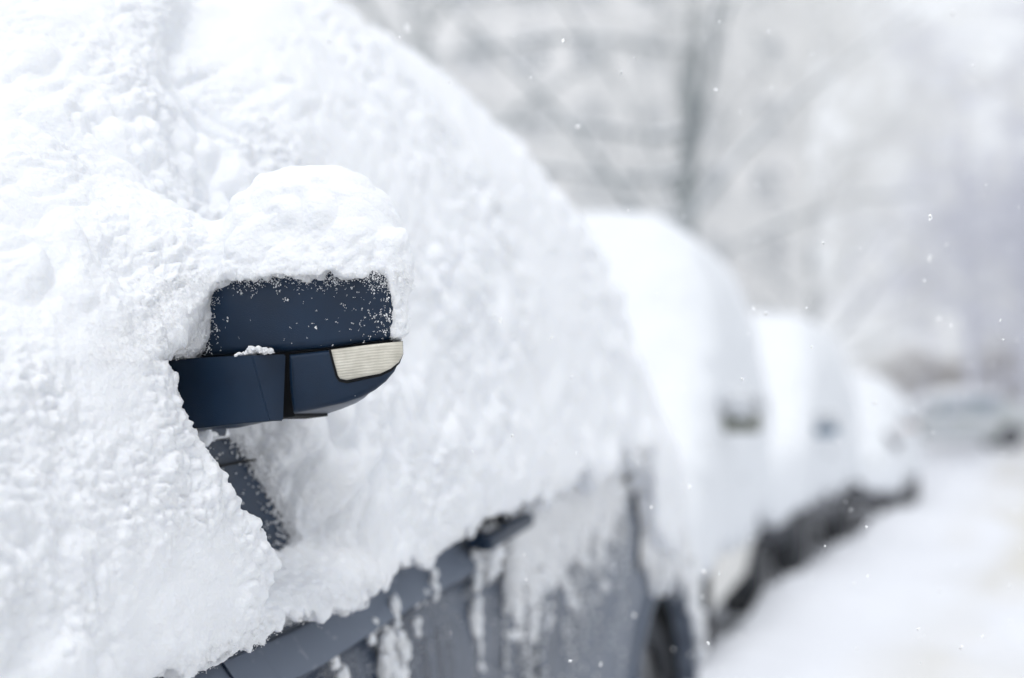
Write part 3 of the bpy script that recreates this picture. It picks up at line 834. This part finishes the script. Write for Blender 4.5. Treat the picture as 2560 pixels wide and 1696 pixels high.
def soft_normals(me, i0, nrm):
    """tiny crystals scatter light like the drift they sit on, not like little faceted stones"""
    a = np.empty(len(me.vertices) * 3); me.vertices.foreach_get("normal", a); a = a.reshape(-1, 3)
    a[i0:i0 + len(nrm)] = nrm
    me.normals_split_custom_set_from_vertices(a.tolist())
soft_normals(SNOW1.data, OC1, NC1)

# specks of snow on the mirror's front
g1 = np.random.default_rng(61); n = 30000
x = g1.uniform(0.018, 0.283, n); z = g1.uniform(1.2, 1.365, n)
zl = np.interp(x, [0.02, 0.113, 0.191, 0.268], [1.2685, 1.2715, 1.277, 1.286])
pr = 0.006 + 0.55 * np.exp(-np.clip(1.357 - z, 0, 1) / 0.006) + 0.30 * np.exp(-np.clip(x - 0.02, 0, 1) / 0.012) + 0.55 * np.exp(-np.clip(0.268 - x, 0, 1) / 0.013) * (0.3 + 0.7 * np.clip((z - 1.28) / 0.07, 0, 1)) + 0.05 * np.exp(-((x - 0.25) / 0.03) ** 2)
pr = 0.45 * pr * np.where(z < zl, 0.03, 1.0) * (0.4 + 1.2 * (vnoise(np.stack([x * 90, z * 90, z * 0], 1), 2) > 0))
k = g1.uniform(size=n) < pr
x, z = x[k], z[k]
yy = np.array([-0.036 + bend(a, b) for a, b in zip(x, z)]) - g1.exponential(0.0012, len(x))
yy = np.where((x < 0.13) & (z < 1.268), yy - 0.021, yy)
P = np.stack([x, yy, z], 1); sz_ = g1.uniform(0.0003, 0.0012, len(x)) * np.where(g1.uniform(size=len(x)) < 0.10, 1.8, 1)
P = np.repeat(P, 3, 0) + g1.normal(size=(3 * len(P), 3)) * np.repeat(sz_, 3)[:, None] * np.array([0.9, 0.2, 0.9])
v, f = tetras(P, np.repeat(sz_, 3) * g1.uniform(0.5, 0.9, len(P)), 62)
link("snow_specks", mesh_np(v, f, False), M_FLAKE, MIRROR)

# ================================================================== the other cars of the row
def row_car(label, loc, rz, paint, roof, snow_top, snow_low, p, q, mirror_mat, seed, wheels=(-0.45, 2.2), tail=2.85, nose=-1.4, group="snowed-in cars parked in a row", hx=0.94, mir=(0.02, 0.19, 1.17, 1.25), glass=M_GLASS, shoulder=0.95, h=0.03):
    car = thing("parked_car", label, "car", loc, rz, group)
    zs = [(nose, shoulder - 0.2), (-0.6, shoulder - 0.05), (0, shoulder), (tail, shoulder + 0.06)]
    zt = [(nose, shoulder - 0.18), (nose + 0.2, shoulder - 0.02), (-0.55, shoulder + 0.06), (-0.4, shoulder + 0.12), (0.35, roof - 0.06), (0.8, roof), (tail - 0.9, roof - 0.02), (tail - 0.4, roof - 0.2), (tail - 0.15, shoulder + 0.15), (tail, shoulder + 0.07)]
    sh = CarShape(zs, zt, nose, tail, 0.26)
    car_body(sh, paint, car, wheels)
    for wy in wheels:
        wheel(car, wy, -0.11, 1); wheel(car, wy, -2 * HW + 0.11, -1)
    link("window", patch(sh, 0.2, 1.05, 9, 11, 0.004, 14), glass, car)
    link("window", patch(sh, 1.12, 1.95, 9, 11, 0.004, 14), glass, car)
    link("door", patch(sh, 0.05, 1.08, 2, 7, 0.006, 20), paint, car)
    link("door", patch(sh, 1.10, 1.75, 2, 7, 0.006, 16), paint, car)
    for y_ in (0.85, 1.62):
        MB().box((0.004, y_ - 0.1, shoulder - 0.1), (0.035, y_ + 0.1, shoulder - 0.07), 0.01).build("door_handle", M_PLASTIC, car)
    for sx in (-0.28, -2 * HW + 0.28):
        MB().box((sx - 0.14, nose - 0.015, shoulder - 0.3), (sx + 0.14, nose + 0.1, shoulder - 0.17), 0.03, None, 3).build("headlight", M_LAMPGLASS, car)
    b = MB(); b.box((mir[0], -0.05, mir[2]), (mir[1], 0.06, mir[3]), 0.025, None, 4); b.box((-0.06, -0.02, mir[2]), (mir[0] + 0.03, 0.03, mir[2] + 0.035), 0.008)
    mi = b.build("side_mirror", mirror_mat, car)
    v, f = lump(0.005, mir[3] + 0.035, 0.08, 0.055, (mir[0] + mir[1]) / 2 - 0.01, (mir[1] - mir[0]) / 2 + 0.015, seed + 50, 4)
    link("snow_cap", mesh_np(v, f), M_SNOWFAR, mi)
    fn = car_snow_fn(snow_low, snow_top, [(nose - 0.2, hx - 0.3), (nose + 0.1, hx - 0.08), (nose + 0.5, hx), (tail - 0.2, hx), (tail + 0.2, hx - 0.3)], p, q, nose, tail, seed=seed, drop=0.16)
    V, Q = sdf_mesh(fn, (-1.95, nose - 0.3, 0.35), (0.2, tail + 0.35, 2.4), h, 3)
    N = vnormals(V, Q)
    V = V + N * (0.016 * fbm(V * 5, 3, seed) + 0.010 * (0.5 - worley(V * np.array([14, 14, 9]), seed)))[:, None]
    link("snow_cover", mesh_np(V, Q), M_SNOWFAR, car)
    return car
RZ = radians(5.1)
M_CREAM = paint_mat("cream_paint", (0.80, 0.785, 0.74), (0.62, 0.60, 0.57), 0.3)
M_SLATE = paint_mat("slate_paint", (0.008, 0.012, 0.024), (0.08, 0.09, 0.12), 0.15, rough=0.55)
M_BROWN = paint_mat("dark_plum_paint", (0.016, 0.014, 0.026), (0.10, 0.10, 0.14), 0.2, rough=0.5)
M_OLIVE = mat("olive_mirror_plastic", (0.17, 0.18, 0.15), 0.5)[0]
M_BLUEMIR = mat("steel_blue_mirror_plastic", (0.09, 0.17, 0.25), 0.4)[0]
M_RUSTMIR = mat("reddish_mirror_plastic", (0.62, 0.52, 0.47), 0.5)[0]
def tops(nose, tail, hood, roof, ws=0.0):
    return [(nose - 0.2, 0.6), (nose - 0.1, hood - 0.2), (nose + 0.15, hood - 0.05), (-0.55 + ws, hood + 0.05), (-0.3 + ws, hood + 0.25), (0.25 + ws, roof - 0.14), (0.5 + ws, roof - 0.03), (0.8 + ws, roof), (tail - 0.9, roof), (tail - 0.5, roof - 0.12), (tail - 0.1, roof - 0.6), (tail + 0.15, 0.9), (tail + 0.22, 0.6)]
def lows(nose, tail, z): return [(nose - 0.2, z - 0.05), (nose + 0.2, z - 0.1), (0, z), (1.5, z - 0.05), (tail, z + 0.05)]
row_car("cream white tall car behind the dark one, snow-plastered down to its wheels, olive mirror", (-0.285, 4.59, 0), RZ, M_CREAM, 1.85, tops(-1.4, 2.85, 1.12, 2.2), lows(-1.4, 2.85, 0.62), 4.4, 4.0, M_OLIVE, 21, mir=(0.02, 0.19, 1.11, 1.195))
row_car("slate dark car in third place of the row, white snow hump and steel blue mirror", (-0.52, 9.34, 0), 0.0, M_SLATE, 1.68, tops(-1.4, 3.1, 1.05, 2.02), lows(-1.4, 3.1, 0.58), 6.0, 5.5, M_BLUEMIR, 33, mir=(0.02, 0.19, 1.02, 1.10), tail=3.1)
row_car("low dark car in fourth place of the row with a pale reddish mirror under snow", (-0.22, 14.1, 0), 0.0, M_BROWN, 1.4, tops(-1.4, 2.85, 1.14, 1.68), lows(-1.4, 2.85, 0.52), 3.0, 2.6, M_RUSTMIR, 47, mir=(0.02, 0.15, 1.02, 1.09))

# far car standing across the road
M_SILVER = paint_mat("pale_silver_paint", (0.45, 0.49, 0.49), (0.6, 0.62, 0.62), 0.4)
far = row_car("pale silver car standing sideways at the far end of the road, snow-roofed", (-1.35, 37.4, 0.2), radians(-72), M_SILVER, 1.42,
        [(-1.6, 0.9), (-1.45, 0.95), (-0.5, 1.12), (0.3, 1.55), (0.8, 1.66), (1.9, 1.6), (2.4, 1.28), (2.85, 1.15), (3.0, 0.9)], [(-1.6, 0.88), (-0.4, 1.02), (0.3, 1.38), (2.0, 1.38), (2.5, 1.05), (3.0, 0.98)], 3.0, 2.0, M_SILVER, 58, group="snowed-in cars parked in a row", glass=M_TEALGLASS, hx=0.86)
del far['group']

# ================================================================== ground and road
def ground_mesh():
    xs = np.concatenate([np.linspace(-60, -6, 28), np.unique(np.concatenate([np.linspace(-5.5, 6, 116), np.linspace(-0.75, 0.35, 56)])), np.linspace(6.5, 50, 40)])
    ys = np.concatenate([np.linspace(-6, 22, 240), np.linspace(22.5, 110, 90)])
    X, Y = np.meshgrid(xs, ys, indexing='ij')
    P = np.stack([X.ravel(), Y.ravel(), X.ravel() * 0], 1)
    x, y = P[:, 0], P[:, 1]
    rx = np.interp(y, [2.0, 2.8, 4, 5.9, 8.6, 12, 14, 16, 22], [0.0, -0.10, -0.20, -0.40, -0.50, -0.38, -0.2, -0.1, 0.2])     # edge of the trodden bank beside the cars
    hh = np.interp(y, [0.0, 2.4, 3.2, 4.4, 5.4, 6.6, 7.6, 9, 11.4, 13, 16, 22], [0.08, 0.14, 0.20, 0.19, 0.13, 0.21, 0.13, 0.16, 0.12, 0.2, 0.24, 0.16])
    hh = hh * (1 + 0.2 * fbm(P * np.array([0, 1.3, 1]), 2, 8))
    z = hh * np.where(x > rx, np.exp(-((x - rx) / 1.3) ** 2), np.exp(-((x - rx) / 0.09) ** 2))
    rut = sum(np.exp(-((x - c - 0.004 * (y - 10) ** 1) / 0.16) ** 2) for c in (1.9, 3.35))
    z = z + 0.07 * fbm(P * np.array([0.9, 0.8, 1]), 4, 15) * np.interp(x, [-1, 0, 0.6, 1.6], [.4, .8, 1, .6]) - 0.09 * rut
    z = z + np.clip((y - 42) / 50, 0, 1) * 1.2 + np.clip((x - 6) / 20, 0, 1) * 0.8
    z = np.where((x < rx - 0.12) & (x > -2.6) & (y < 20), np.minimum(z, 0.06) - 0.03, z)
    P[:, 2] = z
    F = grid_faces(len(xs), len(ys))
    return mesh_np(P, F[:, ::-1])
def ground_mat():
    m = mat("trodden_snow", (0.84, 0.87, 0.91), 0.7, 0, 0.3)
    _, t, b = m
    tc = node(t, "ShaderNodeTexCoord"); mp = node(t, "ShaderNodeMapping"); mp.inputs['Scale'].default_value = (1.0, 0.22, 1)
    nz = node(t, "ShaderNodeTexNoise"); nz.inputs['Scale'].default_value = 1.1; nz.inputs['Detail'].default_value = 4
    t.links.new(tc.outputs['Object'], mp.inputs[0]); t.links.new(mp.outputs[0], nz.inputs['Vector'])
    sx = node(t, "ShaderNodeSeparateXYZ"); t.links.new(tc.outputs['Object'], sx.inputs[0])
    r1 = node(t, "ShaderNodeMapRange"); r1.inputs[1].default_value = 0.25; r1.inputs[2].default_value = 0.8; t.links.new(sx.outputs[0], r1.inputs[0])
    r2 = node(t, "ShaderNodeMapRange"); r2.inputs[1].default_value = 0.40; r2.inputs[2].default_value = 0.58; r2.inputs[4].default_value = 1.0; t.links.new(nz.outputs[0], r2.inputs[0])
    mu = node(t, "ShaderNodeMath", operation='MULTIPLY'); t.links.new(r1.outputs[0], mu.inputs[0]); t.links.new(r2.outputs[0], mu.inputs[1])
    mx = node(t, "ShaderNodeMix"); mx.data_type = 'RGBA'; mx.inputs[6].default_value = (0.755, 0.775, 0.82, 1); mx.inputs[7].default_value = (0.64, 0.625, 0.585, 1)
    t.links.new(mu.outputs[0], mx.inputs[0]); t.links.new(mx.outputs[2], b.inputs['Base Color'])
    return m[0]
tag(link("ground", ground_mesh(), ground_mat()), "snow covered ground and road beside the row of cars", None, None, "structure")

# ================================================================== trees
def bark_mat():
    m = mat("snowy_bark", (0.09, 0.10, 0.10), 0.9, 0, 0.2)
    _, t, b = m
    ge = node(t, "ShaderNodeNewGeometry"); sx = node(t, "ShaderNodeSeparateXYZ"); t.links.new(ge.outputs['Normal'], sx.inputs[0])
    tc = node(t, "ShaderNodeTexCoord"); nz = node(t, "ShaderNodeTexNoise"); nz.inputs['Scale'].default_value = 2.5; nz.inputs['Detail'].default_value = 5
    t.links.new(tc.outputs['Object'], nz.inputs['Vector'])
    ad = node(t, "ShaderNodeMath", operation='ADD'); t.links.new(sx.outputs[2], ad.inputs[0]); t.links.new(nz.outputs[0], ad.inputs[1])
    r = node(t, "ShaderNodeMapRange"); r.inputs[1].default_value = 0.55; r.inputs[2].default_value = 0.95; t.links.new(ad.outputs[0], r.inputs[0])
    mx = node(t, "ShaderNodeMix"); mx.data_type = 'RGBA'; mx.inputs[6].default_value = (0.27, 0.295, 0.30, 1); mx.inputs[7].default_value = (0.85, 0.87, 0.9, 1)
    t.links.new(r.outputs[0], mx.inputs[0]); t.links.new(mx.outputs[2], b.inputs['Base Color'])
    return m[0]
M_BARK = bark_mat()
M_TWIG = mat("rimed_twigs", (0.80, 0.80, 0.79), 0.9, 0, 0.2)[0]
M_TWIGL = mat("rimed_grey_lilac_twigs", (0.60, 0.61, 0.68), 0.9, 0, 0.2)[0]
M_HEDGE = mat("tan_shrub_twigs", (0.40, 0.36, 0.33), 0.9, 0, 0.2)[0]

def tube_np(segs, n):
    """segs: list of (p0, p1, r0, r1)"""
    S = np.array([[*a, *b, c, d_] for a, b, c, d_ in segs])
    p0, p1, r0, r1 = S[:, :3], S[:, 3:6], S[:, 6], S[:, 7]
    d_ = p1 - p0; d_ /= np.maximum(np.linalg.norm(d_, axis=1), 1e-9)[:, None]
    h = np.where(np.abs(d_[:, 2:3]) < 0.9, np.array([[0, 0, 1.0]]), np.array([[1.0, 0, 0]]))
    u = np.cross(d_, h); u /= np.linalg.norm(u, axis=1)[:, None]; v = np.cross(d_, u)
    a = np.arange(n) * 2 * pi / n
    c = np.cos(a)[None, :, None] * u[:, None] + np.sin(a)[None, :, None] * v[:, None]
    V = np.concatenate([p0[:, None] + c * r0[:, None, None], p1[:, None] + c * r1[:, None, None]], 1).reshape(-1, 3)
    k = np.arange(len(S))[:, None, None] * (2 * n); j = np.arange(n); j2 = (j + 1) % n
    F = (np.stack([j, j + n, j2 + n, j2], 1)[None] + k).reshape(-1, 4)
    return V, F

def grow(rnd, height, r, spread, levels=4, droop=0.0, first=0.25, nb=(5, 7), lean=0.0):
    thick, thin = [], []
    def rec(p, d_, L, r0, lev):
        n = 5 if lev == 0 else 4
        q = p.copy(); dd = d_.copy(); rr = r0
        pts = [(q.copy(), dd.copy(), rr)]
        for i in range(n):
            dd = dd + np.array([rnd.gauss(0, .09), rnd.gauss(0, .09), rnd.gauss(0, .06) - (droop * 0.16 if lev > 0 else 0)]) * (0.22 if lev == 0 else 1.6)
            dd /= np.linalg.norm(dd)
            q2 = q + dd * L / n; r2 = r0 * (1 - 0.62 * (i + 1) / n)
            (thick if lev < 2 else thin).append((q, q2, rr, r2)); q, rr = q2, r2
            pts.append((q.copy(), dd.copy(), rr))
        if lev >= levels: return
        m = rnd.randint(*nb) + (9 if lev == 0 else 0)
        for k in range(m):
            t = rnd.uniform(first if lev == 0 else 0.15, 1.0); i = min(n - 1, int(t * n)); f = t * n - i
            a, da, ra = pts[i]; b_, _, rb = pts[i + 1]
            pos = a + (b_ - a) * f
            az = rnd.uniform(0, 2 * pi); el = rnd.uniform(0.5, 1.2) * spread
            h = np.array([0, 0, 1.0]) if abs(da[2]) < 0.9 else np.array([1.0, 0, 0])
            u = np.cross(da, h); u /= np.linalg.norm(u); v = np.cross(da, u)
            nd = da * cos(el) + (u * cos(az) + v * sin(az)) * sin(el); nd /= np.linalg.norm(nd)
            rec(pos, nd, L * rnd.uniform(0.34, 0.58) * (1 - 0.35 * t if lev == 0 else 1), max(0.004, (ra * (1 - f) + rb * f) * rnd.uniform(0.38, 0.6)), lev + 1)
    rec(np.zeros(3), np.array([lean, 0, 1.0]) / math.hypot(lean, 1), height, r, 0)
    return thick, thin

def tree_meshes(seed, **kw):
    rnd = random.Random(seed)
    th, tn = grow(rnd, **kw)
    a = mesh_np(*tube_np(th, 8)); b_ = mesh_np(*tube_np([(p, q, max(r0, .007), max(r1, .005)) for p, q, r0, r1 in tn], 4))
    return a, b_
PROTO = [tree_meshes(3, height=10, r=0.13, spread=1.0, levels=4, first=0.2),
         tree_meshes(8, height=12, r=0.2, spread=0.8, levels=4, droop=0.6, first=0.18),
         tree_meshes(15, height=9, r=0.13, spread=0.75, levels=4, droop=0.9, first=0.12)]
def tree(proto, loc, rz, s, label, twig=None, group="bare snowy trees in the background", bark=None):
    t = thing("bare_tree", label, "tree", loc, rz, group)
    t.scale = (s, s, s)
    a, b_ = PROTO[proto]
    bk_ = twig or M_BARK
    if a.materials and a.materials[0] != bk_: a = a.copy()
    link("trunk", a, bk_, t)
    tw = twig or M_TWIG
    if b_.materials and b_.materials[0] != tw: b_ = b_.copy()
    link("crown", b_, tw, t)
    return t
# the near one, whose trunk stands dark behind the second car and whose long boughs reach left
tree(0, (-2.77, 15.2, 0), 0.6, 1.05, "nearest bare tree, its dark straight trunk rising behind the cream car's roof")
bn = random.Random(5)
NEAR = [o for o in COL.objects if o.name == "bare_tree"][0]
for z0, L, rr in ((4.6, 4.2, .065), (4.1, 4.6, .06), (3.6, 3.8, .055), (5.6, 4.0, .065), (6.4, 3.5, .06), (3.1, 2.6, .05)):
    p = np.array([0.0, 0, z0]); n = 14; dy = bn.uniform(-.5, .5); segs = []
    for i in range(n):
        t = (i + 1) / n
        q = np.array([-L * t, dy * t + bn.uniform(-.03, .03), z0 + 0.10 * sin(t * 7 + z0) - 0.25 * t * t + 0.16 * t])
        segs.append((p, q, rr * (1 - 0.6 * (i / n)), rr * (1 - 0.6 * t)))
        if i > 1:
            for k in range(2):
                e = q + np.array([bn.uniform(-.35, .1), bn.uniform(-.3, .3), bn.uniform(-.45, .2)])
                segs.append((q, e, .011, .005))
        p = q
    bo = link("bough", mesh_np(*tube_np(segs, 6)), M_BARK, NEAR)
    bo.scale = (1 / 1.05,) * 3; bo.rotation_euler = (0, 0, 0.34 - 0.6)
T_ = [(1, (-7.5, 18.5, 0), 1.2, 1.0, "drooping bare tree rising left of the dark trunk, just over the dark car's roof", None),
      (2, (-4.9, 24.0, 0), 2.2, 1.1, "slender bare tree between the dark trunk and the dark car's roof", None),
      (1, (-3.0, 26.0, 0), 0.3, 0.9, "drooping pale bare tree just right of the dark trunk", M_TWIG),
      (0, (-3.6, 33.0, 0), 2.9, 1.0, "rimed bare tree farther back behind the third car's roof", None),
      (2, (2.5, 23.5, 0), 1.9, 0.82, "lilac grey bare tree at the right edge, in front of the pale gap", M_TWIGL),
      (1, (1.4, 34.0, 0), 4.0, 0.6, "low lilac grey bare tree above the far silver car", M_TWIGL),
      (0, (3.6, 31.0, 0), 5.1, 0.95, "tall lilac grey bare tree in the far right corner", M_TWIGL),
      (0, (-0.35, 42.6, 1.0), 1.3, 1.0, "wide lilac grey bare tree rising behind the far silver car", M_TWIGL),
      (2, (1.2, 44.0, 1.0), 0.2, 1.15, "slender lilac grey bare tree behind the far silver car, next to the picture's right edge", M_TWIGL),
      (2, (-11.5, 27.0, 0), 0.7, 1.2, "bare tree farthest to the left, mostly behind the dark car", None)]
for a in T_: tree(*a[:5], twig=a[5])
# far wood closing the view
WOOD = thing("wood", "rimed grey wood closing the view beyond the road", None, (0, 0, 0), 0, None, "stuff")
wr = random.Random(9)
def wood():
    V, F, off = [], [], 0
    srcs = []
    for a, b_ in PROTO:
        for me in (a, b_):
            v = np.empty(len(me.vertices) * 3); me.vertices.foreach_get("co", v)
            l = np.empty(len(me.loops), np.int32); me.loops.foreach_get("vertex_index", l)
            srcs.append((v.reshape(-1, 3), l.reshape(-1, 4)))
    pos = []
    for k in range(26):
        px = wr.uniform(-18, 14)
        pos.append((px, 52 + wr.uniform(0, 14), wr.uniform(0.55, 0.9)))
    for x, y, s in pos:
        ax = math.degrees(math.atan2(x - 0.962, y + 1.547)) + 19.65
        if 9.5 < ax < 19.5: s *= 0.42
        i = wr.randrange(3); c = wr.uniform(0, 6.28); R = np.array([[cos(c), -sin(c), 0], [sin(c), cos(c), 0], [0, 0, 1]])
        for q in (0, 1):
            v, f = srcs[2 * i + q]
            V.append(v @ R.T * s + np.array([x, y, 1.2])); F.append(f + off); off += len(v)
    return mesh_np(np.concatenate(V), np.concatenate(F), False)
bpy.data.objects.remove(WOOD)
tag(link("wood", wood(), M_TWIG), "rimed grey wood closing the view beyond the road", "wood", None, "stuff")

# shrubs behind the far car
def shrub(seed, w, h):
    r = random.Random(seed); segs = []
    for k in range(900):
        a = r.uniform(0, 6.28); q = r.random() ** .5 * w / 2
        p = np.array([cos(a) * q, sin(a) * q * .6, 0.0])
        hh = h * (1 - (2 * q / w) ** 2 * .6) * r.uniform(.55, 1)
        e = p + np.array([r.gauss(0, .3), r.gauss(0, .3), hh])
        m_ = (p + e) / 2 + np.array([r.gauss(0, .1), r.gauss(0, .1), 0])
        segs += [(p, m_, .022, .016), (m_, e, .016, .006)]
    return mesh_np(*tube_np(segs, 4), False)
for i, (x, y, w, h, l) in enumerate([(-2.2, 45, 4.2, 2.3, "tan leafless shrub beyond the road, left of the silver car"), (0.6, 46, 4.0, 2.5, "tan leafless shrub right behind the silver car's roof"), (3.8, 46, 3.6, 2.1, "tan leafless shrub at the right edge behind the silver car")]):
    tag(link("shrub", shrub(i, w, h), M_HEDGE), l, "shrub", "leafless shrubs beyond the road").location = (x, y, 1.2)

# ------------------------------------------------------------------ apartment block
BLD = thing("apartment_building", "pale grey apartment block with rows of windows behind the bare trees", "building", (-17.6, 53.0, 0), radians(19.65))
M_WALL = mat("pale_render", (0.50, 0.50, 0.50), 0.9, 0, 0.2); noise_col(M_WALL, (0.74, 0.73, 0.72), (0.84, 0.83, 0.82), 0.6); M_WALL = M_WALL[0]
M_WIN = mat("window_pane", (0.27, 0.29, 0.31), 0.25)[0]
M_FRM = mat("white_window_frame", (0.75, 0.76, 0.78), 0.5)[0]
MB().box((-11, 0, 0), (11, 10, 21)).build("wall", M_WALL, BLD, False)
MB().box((-11.3, -0.3, 21.003), (11.3, 10.3, 21.5), 0.05).build("roof", M_SNOWFAR, BLD, False)
wf = MB()
def frame():
    w = MB()
    for lo, hi in (((-.72, -.09, -.85), (.72, -.0, -.75)), ((-.72, -.09, .75), (.72, -.0, .85)), ((-.72, -.09, -.747), (-.63, -.0, .747)), ((.63, -.09, -.747), (.72, -.0, .747)), ((-.04, -.085, -.747), (.04, -.0, .747)), ((-.8, -.2, -.93), (.8, 0.0, -.853))):
        w.box(lo, hi)
    return w
f0 = frame().build("window", M_FRM, BLD, False)
p0 = MB().box((-.625, -.05, -.745), (.625, -.004, .745)).build("pane", M_WIN, f0, False)
first = True
for r in range(7):
    for c in range(9):
        loc = (-9.6 + 2.4 * c, -0.002, 2.0 + 2.8 * r)
        if first: f0.location = loc; first = False; continue
        f_ = f0.copy(); COL.objects.link(f_); f_.location = loc
        p_ = p0.copy(); COL.objects.link(p_); p_.parent = f_

# ================================================================== falling snow
g = np.random.default_rng(5)
def flakes():
    P = np.concatenate([
        np.stack([g.uniform(.25, 2.2, 2400), g.uniform(-.9, 2.5, 2400), g.uniform(.4, 2.4, 2400)], 1),
        np.stack([g.uniform(-3, 4, 5000), g.uniform(1.5, 10, 5000), g.uniform(.2, 4, 5000)], 1)])
    dd = np.linalg.norm(P - CAMP, axis=1)
    P = P[dd > 1.35]
    n = len(P)
    s = g.uniform(0.0008, 0.0030, n) * np.where(g.uniform(size=n) < .12, 1.5, 1)
    # each flake a few crystals grown into one another
    PP = np.repeat(P, 3, 0) + g.normal(size=(n * 3, 3)) * np.repeat(s, 3)[:, None] * np.array([.22, .22, .4])
    me = mesh_np(*tetras(PP, np.repeat(s, 3) * .85, 3))
    soft_normals(me, 0, np.tile(np.array([[0.15, -0.78, 0.61]]), (len(me.vertices), 1)))
    return me
tag(link("falling_snow", flakes(), M_FALL), "fine snowflakes falling through the air", "snowfall", None, "stuff")

# ================================================================== haze of the snowfall
hz = MB().box((-70, -14, -1.5), (60, 120, 24)).build("haze", None, None, False)
hm = bpy.data.materials.new("snow_haze"); hm.use_nodes = True
t = hm.node_tree; t.nodes.clear()
o_ = t.nodes.new("ShaderNodeOutputMaterial"); v_ = t.nodes.new("ShaderNodeVolumePrincipled")
v_.inputs['Color'].default_value = (0.97, 0.98, 1.0, 1); v_.inputs['Density'].default_value = 0.0025; v_.inputs['Anisotropy'].default_value = 0.0
t.links.new(v_.outputs[0], o_.inputs['Volume'])
hz.data.materials.append(hm)
tag(hz, "pale haze of falling snow", "haze", None, "stuff")
